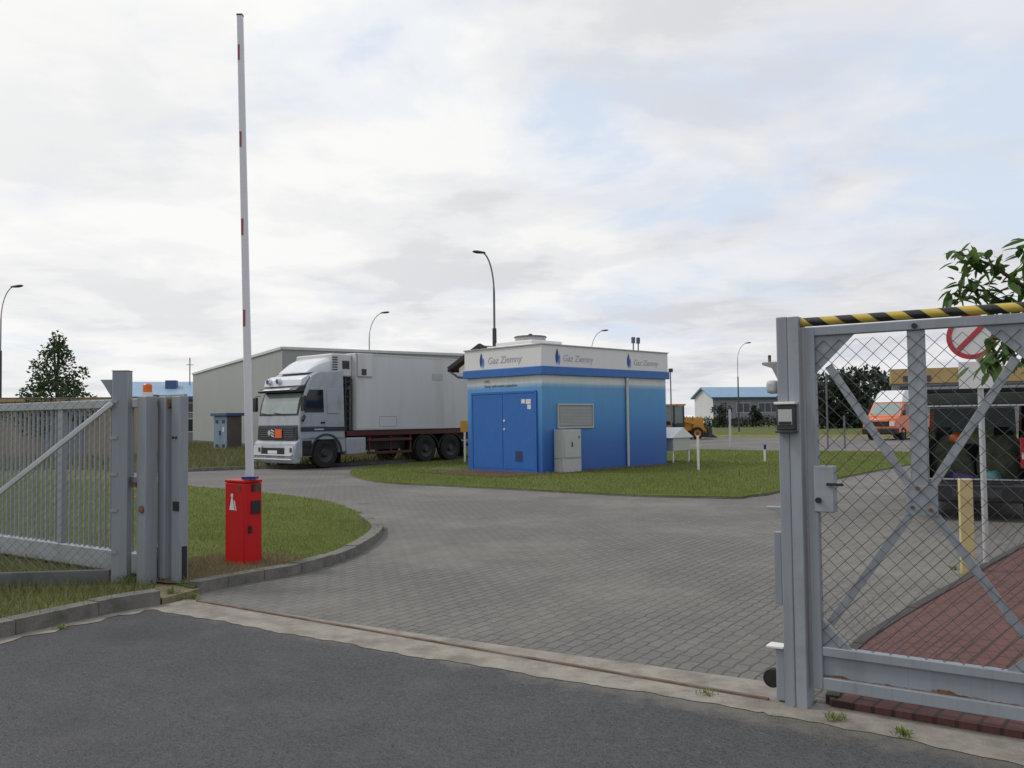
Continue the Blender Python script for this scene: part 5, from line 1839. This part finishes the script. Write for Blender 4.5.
mb.loft([[(x, 0.02 + 0.09 * (z - 1.24) / 0.71, z) for x, z in ((0.95, 1.34), (1.78, 1.34), (1.78, 1.86), (1.28, 1.86))], [(x, 0.08 + 0.09 * (z - 1.24) / 0.71, z) for x, z in ((0.95, 1.34), (1.78, 1.34), (1.78, 1.86), (1.28, 1.86))]])
mb.build('window', M['glass'], van)
for xa in (1.95, 3.45):
    mb = MB()
    mb.loft([[(x, 0.02 + 0.09 * (z - 1.24) / 0.71, z) for x, z in ((xa, 1.36), (xa + 1.3, 1.36), (xa + 1.3, 1.84), (xa, 1.84))], [(x, 0.08 + 0.09 * (z - 1.24) / 0.71, z) for x, z in ((xa, 1.36), (xa + 1.3, 1.36), (xa + 1.3, 1.84), (xa, 1.84))]])
    mb.build('window', M['glass'], van)
MB().box(-0.10, 0.30, -0.02, VW + 0.02, 0.30, 0.62).build('bumper', M['black'], van, 0.05)
MB().box(-0.035, 0.03, 0.42, VW - 0.42, 0.72, 0.98).build('grille', M['black'], van, 0.01)
for y_ in (0.10, VW - 0.40):
    MB().box(-0.045, 0.05, y_, y_ + 0.30, 0.72, 0.95).build('headlight', M['lamp_glass'], van, 0.015)
for x in (0.85, 3.9):
    for yy, s in ((0.10, -1), (VW - 0.10, 1)):
        wheel(van, x, yy, 0.34, 0.22, s, nst=5)
for s, yb in ((-1, -0.02), (1, VW + 0.02)):
    MB().box(0.75, 0.86, yb + s * 0.05 - 0.08, yb + s * 0.05 + 0.08, 1.28, 1.55).build('mirror', M['black'], van, 0.02)

# ------------------------------------------------------------------ backhoe loader
bh = thing('backhoe_loader', 'yellow backhoe loader parked beyond the right end of the kiosk', 'backhoe loader', (*D(650, 437, 62).to_2d(), 0), rotz=R(8))
MB().box(0.6, 3.1, -0.45, 0.45, 0.6, 1.0).build('chassis', M['digger'], bh, 0.03)
MB().prism([(2.35, 0.95), (2.35, 1.60), (3.55, 1.50), (3.70, 1.35), (3.70, 0.95)], 'y', -0.5, 0.5).build('bonnet', M['digger'], bh, 0.04)
MB().box(3.0, 3.75, -0.65, -0.5, 0.35, 1.55).build('loader_tower', M['digger'], bh, 0.03)
cb = MB()
rfm = MB().box(0.6, 2.4, -0.85, 0.85, 2.40, 2.52).build('cab_roof', M['digger'], bh, 0.02)
for (x, y) in ((0.75, -0.75), (0.75, 0.75), (2.25, -0.75), (2.25, 0.75), (1.55, -0.75), (1.55, 0.75)):
    cb.box(x - 0.05, x + 0.05, y - 0.05, y + 0.05, 0.95, 2.40)
cb.box(0.7, 2.3, -0.80, 0.80, 0.9, 1.15)
cab_ = cb.build('cab', M['darkgrey'], bh, 0.015)
MB().box(0.78, 2.22, -0.74, -0.72, 1.18, 2.38).build('window', mat('cab_glass', (0.16, 0.20, 0.20), 0.1, 0.1, 2), cab_)
MB().box(2.24, 2.26, -0.7, 0.7, 1.2, 2.38).build('window', M['glass'], cab_)
MB().box(1.15, 1.6, -0.3, 0.25, 0.95, 1.7).build('seat', M['black'], cab_, 0.05)
mb = MB()
mb.beam((0.5, 0, 0.8), (0.05, 0, 2.45), 0.25, 0.32)
mb.beam((0.05, 0, 2.45), (-0.25, 0, 1.2), 0.2, 0.26)
mb.build('boom', M['digger'], bh, 0.02)
MB().prism([(-0.5, 0.5), (-0.1, 0.45), (-0.05, 1.15), (-0.45, 1.2), (-0.6, 0.9)], 'y', -0.3, 0.3).build('digging_bucket', M['digger'], bh, 0.02)
for y_ in (-0.6, 0.6):
    mb = MB()
    mb.beam((2.2, y_, 1.35), (3.4, y_, 1.1), 0.14, 0.2)
    mb.beam((3.4, y_, 1.1), (4.0, y_, 0.5), 0.14, 0.2)
    mb.build('loader_arm', M['digger'], bh, 0.01)
MB().prism([(3.95, 0.12), (4.6, 0.10), (4.55, 0.2), (4.25, 0.35), (4.2, 0.85), (3.98, 0.9)], 'y', -1.05, 1.05).build('bucket', M['darkgrey'], bh, 0.02)
for yy, s in ((-0.78, -1), (0.78, 1)):
    wheel(bh, 1.05, yy, 0.66, 0.42, s, M['digger'], 6)
    wheel(bh, 3.2, yy, 0.44, 0.30, s, M['digger'], 6)

# ------------------------------------------------------------------ dark estate car with raised tailgate (x forward from the rear, y to its left)
cu = Vector((0.45, 0.89)).normalized()
car = thing('estate_car', 'black estate car with its tailgate raised over a loaded boot', 'car', (6.19 + 1.66 * cu.y, 13.35 - 1.66 * cu.x, 0.006), u=cu)
CW = 1.72
CB = M['car']
# lower flanks with wheel arches
for ya, yb in ((0.0, 0.10), (CW - 0.10, CW)):
    def ar(cx):
        return [(cx - 0.36 * math.cos(a), 0.33 + 0.36 * math.sin(a)) for a in [math.pi * q / 12 for q in range(13)]]
    pr = [(0.02, 0.30)] + ar(0.85) + ar(3.55) + [(4.35, 0.30), (4.45, 0.62), (4.30, 0.82), (3.30, 0.98), (0.04, 1.02)]
    MB().prism(pr, 'y', ya, yb).build('side_panel', CB, car, 0.02)
MB().box(0.15, 4.2, 0.11, CW - 0.11, 0.28, 0.40).build('floor_pan', M['car_inside'], car)
MB().prism([(3.25, 0.975), (4.28, 0.80), (4.42, 0.62), (4.42, 0.34), (3.25, 0.42)], 'y', 0.101, CW - 0.101).build('bonnet', CB, car, 0.02)
# roof and pillars
MB().prism([(0.10, 1.70), (0.35, 1.76), (1.8, 1.80), (2.7, 1.74), (2.7, 1.70), (1.8, 1.75), (0.35, 1.71)], 'y', 0.14, CW - 0.14).build('roof', CB, car, 0.015)
for ya, yb in ((0.03, 0.13), (CW - 0.13, CW - 0.03)):
    for pts in ([(0.05, 1.02), (0.24, 1.02), (0.36, 1.71), (0.14, 1.71)], [(1.45, 1.0), (1.55, 1.0), (1.50, 1.75), (1.40, 1.75)],
                [(2.45, 0.99), (2.55, 0.99), (2.40, 1.74), (2.30, 1.74)], [(3.25, 0.98), (3.40, 0.98), (2.72, 1.72), (2.62, 1.72)]):
        MB().prism(pts, 'y', ya, yb).build('pillar', CB, car, 0.006)
    for pts in ([(0.26, 1.03), (1.44, 1.02), (1.39, 1.70), (0.37, 1.69)], [(1.56, 1.01), (2.44, 1.0), (2.30, 1.70), (1.50, 1.72)], [(2.56, 1.0), (3.22, 0.99), (2.62, 1.66), (2.41, 1.70)]):
        MB().prism(pts, 'y', (ya + yb) / 2 - 0.006, (ya + yb) / 2 + 0.006).build('window', M['car_glass'], car)
mb = MB()
mb.add([(3.36, 0.14, 1.0), (3.36, CW - 0.14, 1.0), (2.70, CW - 0.2, 1.70), (2.70, 0.2, 1.70), (3.33, 0.14, 0.99), (3.33, CW - 0.14, 0.99), (2.67, CW - 0.2, 1.69), (2.67, 0.2, 1.69)],
       [(0, 1, 2, 3), (7, 6, 5, 4), (0, 4, 5, 1), (1, 5, 6, 2), (2, 6, 7, 3), (3, 7, 4, 0)])
mb.build('windscreen', M['car_glass'], car)
# boot opening
MB().box(0.0, 0.12, 0.101, CW - 0.101, 0.40, 0.60).build('boot_sill', CB, car, 0.01)
MB().box(-0.012, 0.13, 0.12, CW - 0.12, 0.603, 0.618).build('sill_strip', M['alu'], car, 0.003)
MB().box(-0.14, 0.03, -0.01, CW + 0.01, 0.28, 0.56).build('bumper', CB, car, 0.04)
MB().box(-0.155, -0.141, 0.55, 1.2, 0.36, 0.47).build('number_plate', M['darkgrey'], car, 0.002)
MB().box(1.35, 1.55, 0.13, CW - 0.13, 0.41, 1.10).build('rear_seat', M['car_inside'], car, 0.05)
for y_ in (0.42, 1.30):
    MB().box(1.38, 1.50, y_ - 0.13, y_ + 0.13, 1.12, 1.32).build('headrest', M['car_inside'], car, 0.04)
    MB().box(2.25, 2.45, y_ - 0.24, y_ + 0.24, 0.41, 1.15).build('front_seat', M['car_inside'], car, 0.05)
    MB().box(2.28, 2.40, y_ - 0.12, y_ + 0.12, 1.17, 1.36).build('headrest', M['car_inside'], car, 0.04)
MB().box(0.13, 1.34, 0.12, CW - 0.12, 0.405, 0.44).build('boot_floor', M['car_inside'], car)
for ya, yb in ((0.102, 0.20), (CW - 0.20, CW - 0.102)):
    MB().box(0.10, 1.34, ya, yb, 0.44, 1.02).build('boot_lining', M['car_inside'], car)
for ya, yb in ((0.0, 0.30), (CW - 0.10, CW)):
    tl = MB().box(-0.03, 0.05, ya, yb, 0.78, 1.24).build('tail_light', M['lamp_red'], car, 0.02)
    MB().box(-0.036, -0.031, ya + 0.02, yb - 0.02, 0.92, 1.02).build('lens', M['lamp_glass'], tl)
# tailgate raised
mb = MB()
mb.prism([(0.12, 1.72), (0.12, 1.78), (-0.90, 1.98), (-0.98, 1.94), (-0.90, 1.90)], 'y', 0.10, CW - 0.10)
tg = mb.build('tailgate', CB, car, 0.01)
MB().prism([(-0.06, 1.8165), (-0.06, 1.822), (-0.76, 1.959), (-0.76, 1.9535)], 'y', 0.22, CW - 0.22).build('rear_window', M['tail_glass'], tg)
MB().prism([(-0.04, 1.742), (-0.04, 1.7475), (-0.80, 1.8815), (-0.80, 1.876)], 'y', 0.22, CW - 0.22).build('inner_glass', M['tail_glass'], tg)
mb = MB()
for y_ in (0.16, CW - 0.16):
    mb = MB()
    mb.tube([(0.10, y_, 1.30), (-0.45, y_, 1.80)], 0.014, 6)
    mb.build('gas_strut', M['alu'], tg)
for x in (0.85, 3.55):
    for yy, s in ((0.12, -1), (CW - 0.12, 1)):
        wheel(car, x, yy, 0.31, 0.2, s, M['alu'], 5)


def lump(name, label, cat, loc, sx, sy, sz, m, seed, spiky=0.0):
    r_ = random.Random(seed)
    bm = bmesh.new()
    bmesh.ops.create_icosphere(bm, subdivisions=3, radius=1)
    for v in bm.verts:
        n_ = 0.14 * math.sin(4 * v.co.x + seed) * math.cos(3.3 * v.co.y) + r_.uniform(-0.03, 0.03) + spiky * r_.uniform(-1, 1)
        v.co *= 1 + n_
        if v.co.z < -0.55:
            v.co.z = -0.55
        v.co.x *= sx
        v.co.y *= sy
        v.co.z = (v.co.z + 0.55) * sz
    me = bpy.data.meshes.new(name)
    bm.to_mesh(me)
    bm.free()
    me.polygons.foreach_set('use_smooth', [True] * len(me.polygons))
    me.materials.append(m)
    o = bpy.data.objects.new(name, me)
    COL.objects.link(o)
    o.location = loc
    return tag(o, label, cat)


def incar(x, y, z):
    n_ = Vector((-cu.y, cu.x))
    p = Vector(car.location[:2]) + cu * x + n_ * y
    return (p.x, p.y, z)


lump('bag', 'dark purple bag low in the open boot at its left', 'bag', incar(0.32, 1.08, 0.445), 0.24, 0.26, 0.17, M['purple'], 3)
lump('bag', 'small teal bag in the open boot beside the sign pole', 'bag', incar(0.26, 0.66, 0.445), 0.14, 0.13, 0.20, M['teal'], 5)
lump('camouflage_bundle', 'mottled green bundle filling the left side of the open boot', 'bundle', incar(0.62, 1.22, 0.445), 0.35, 0.30, 0.48, M['camo'], 8, 0.05)
lump('camouflage_bundle', 'mottled green bundle filling the right side of the open boot', 'bundle', incar(0.66, 0.50, 0.445), 0.35, 0.28, 0.55, M['camo'], 11, 0.05)
lump('orange_bundle', 'small orange cloth bundle on top of the left boot load', 'bundle', incar(0.55, 1.12, 1.15), 0.10, 0.11, 0.10, M['van_orange'], 13)
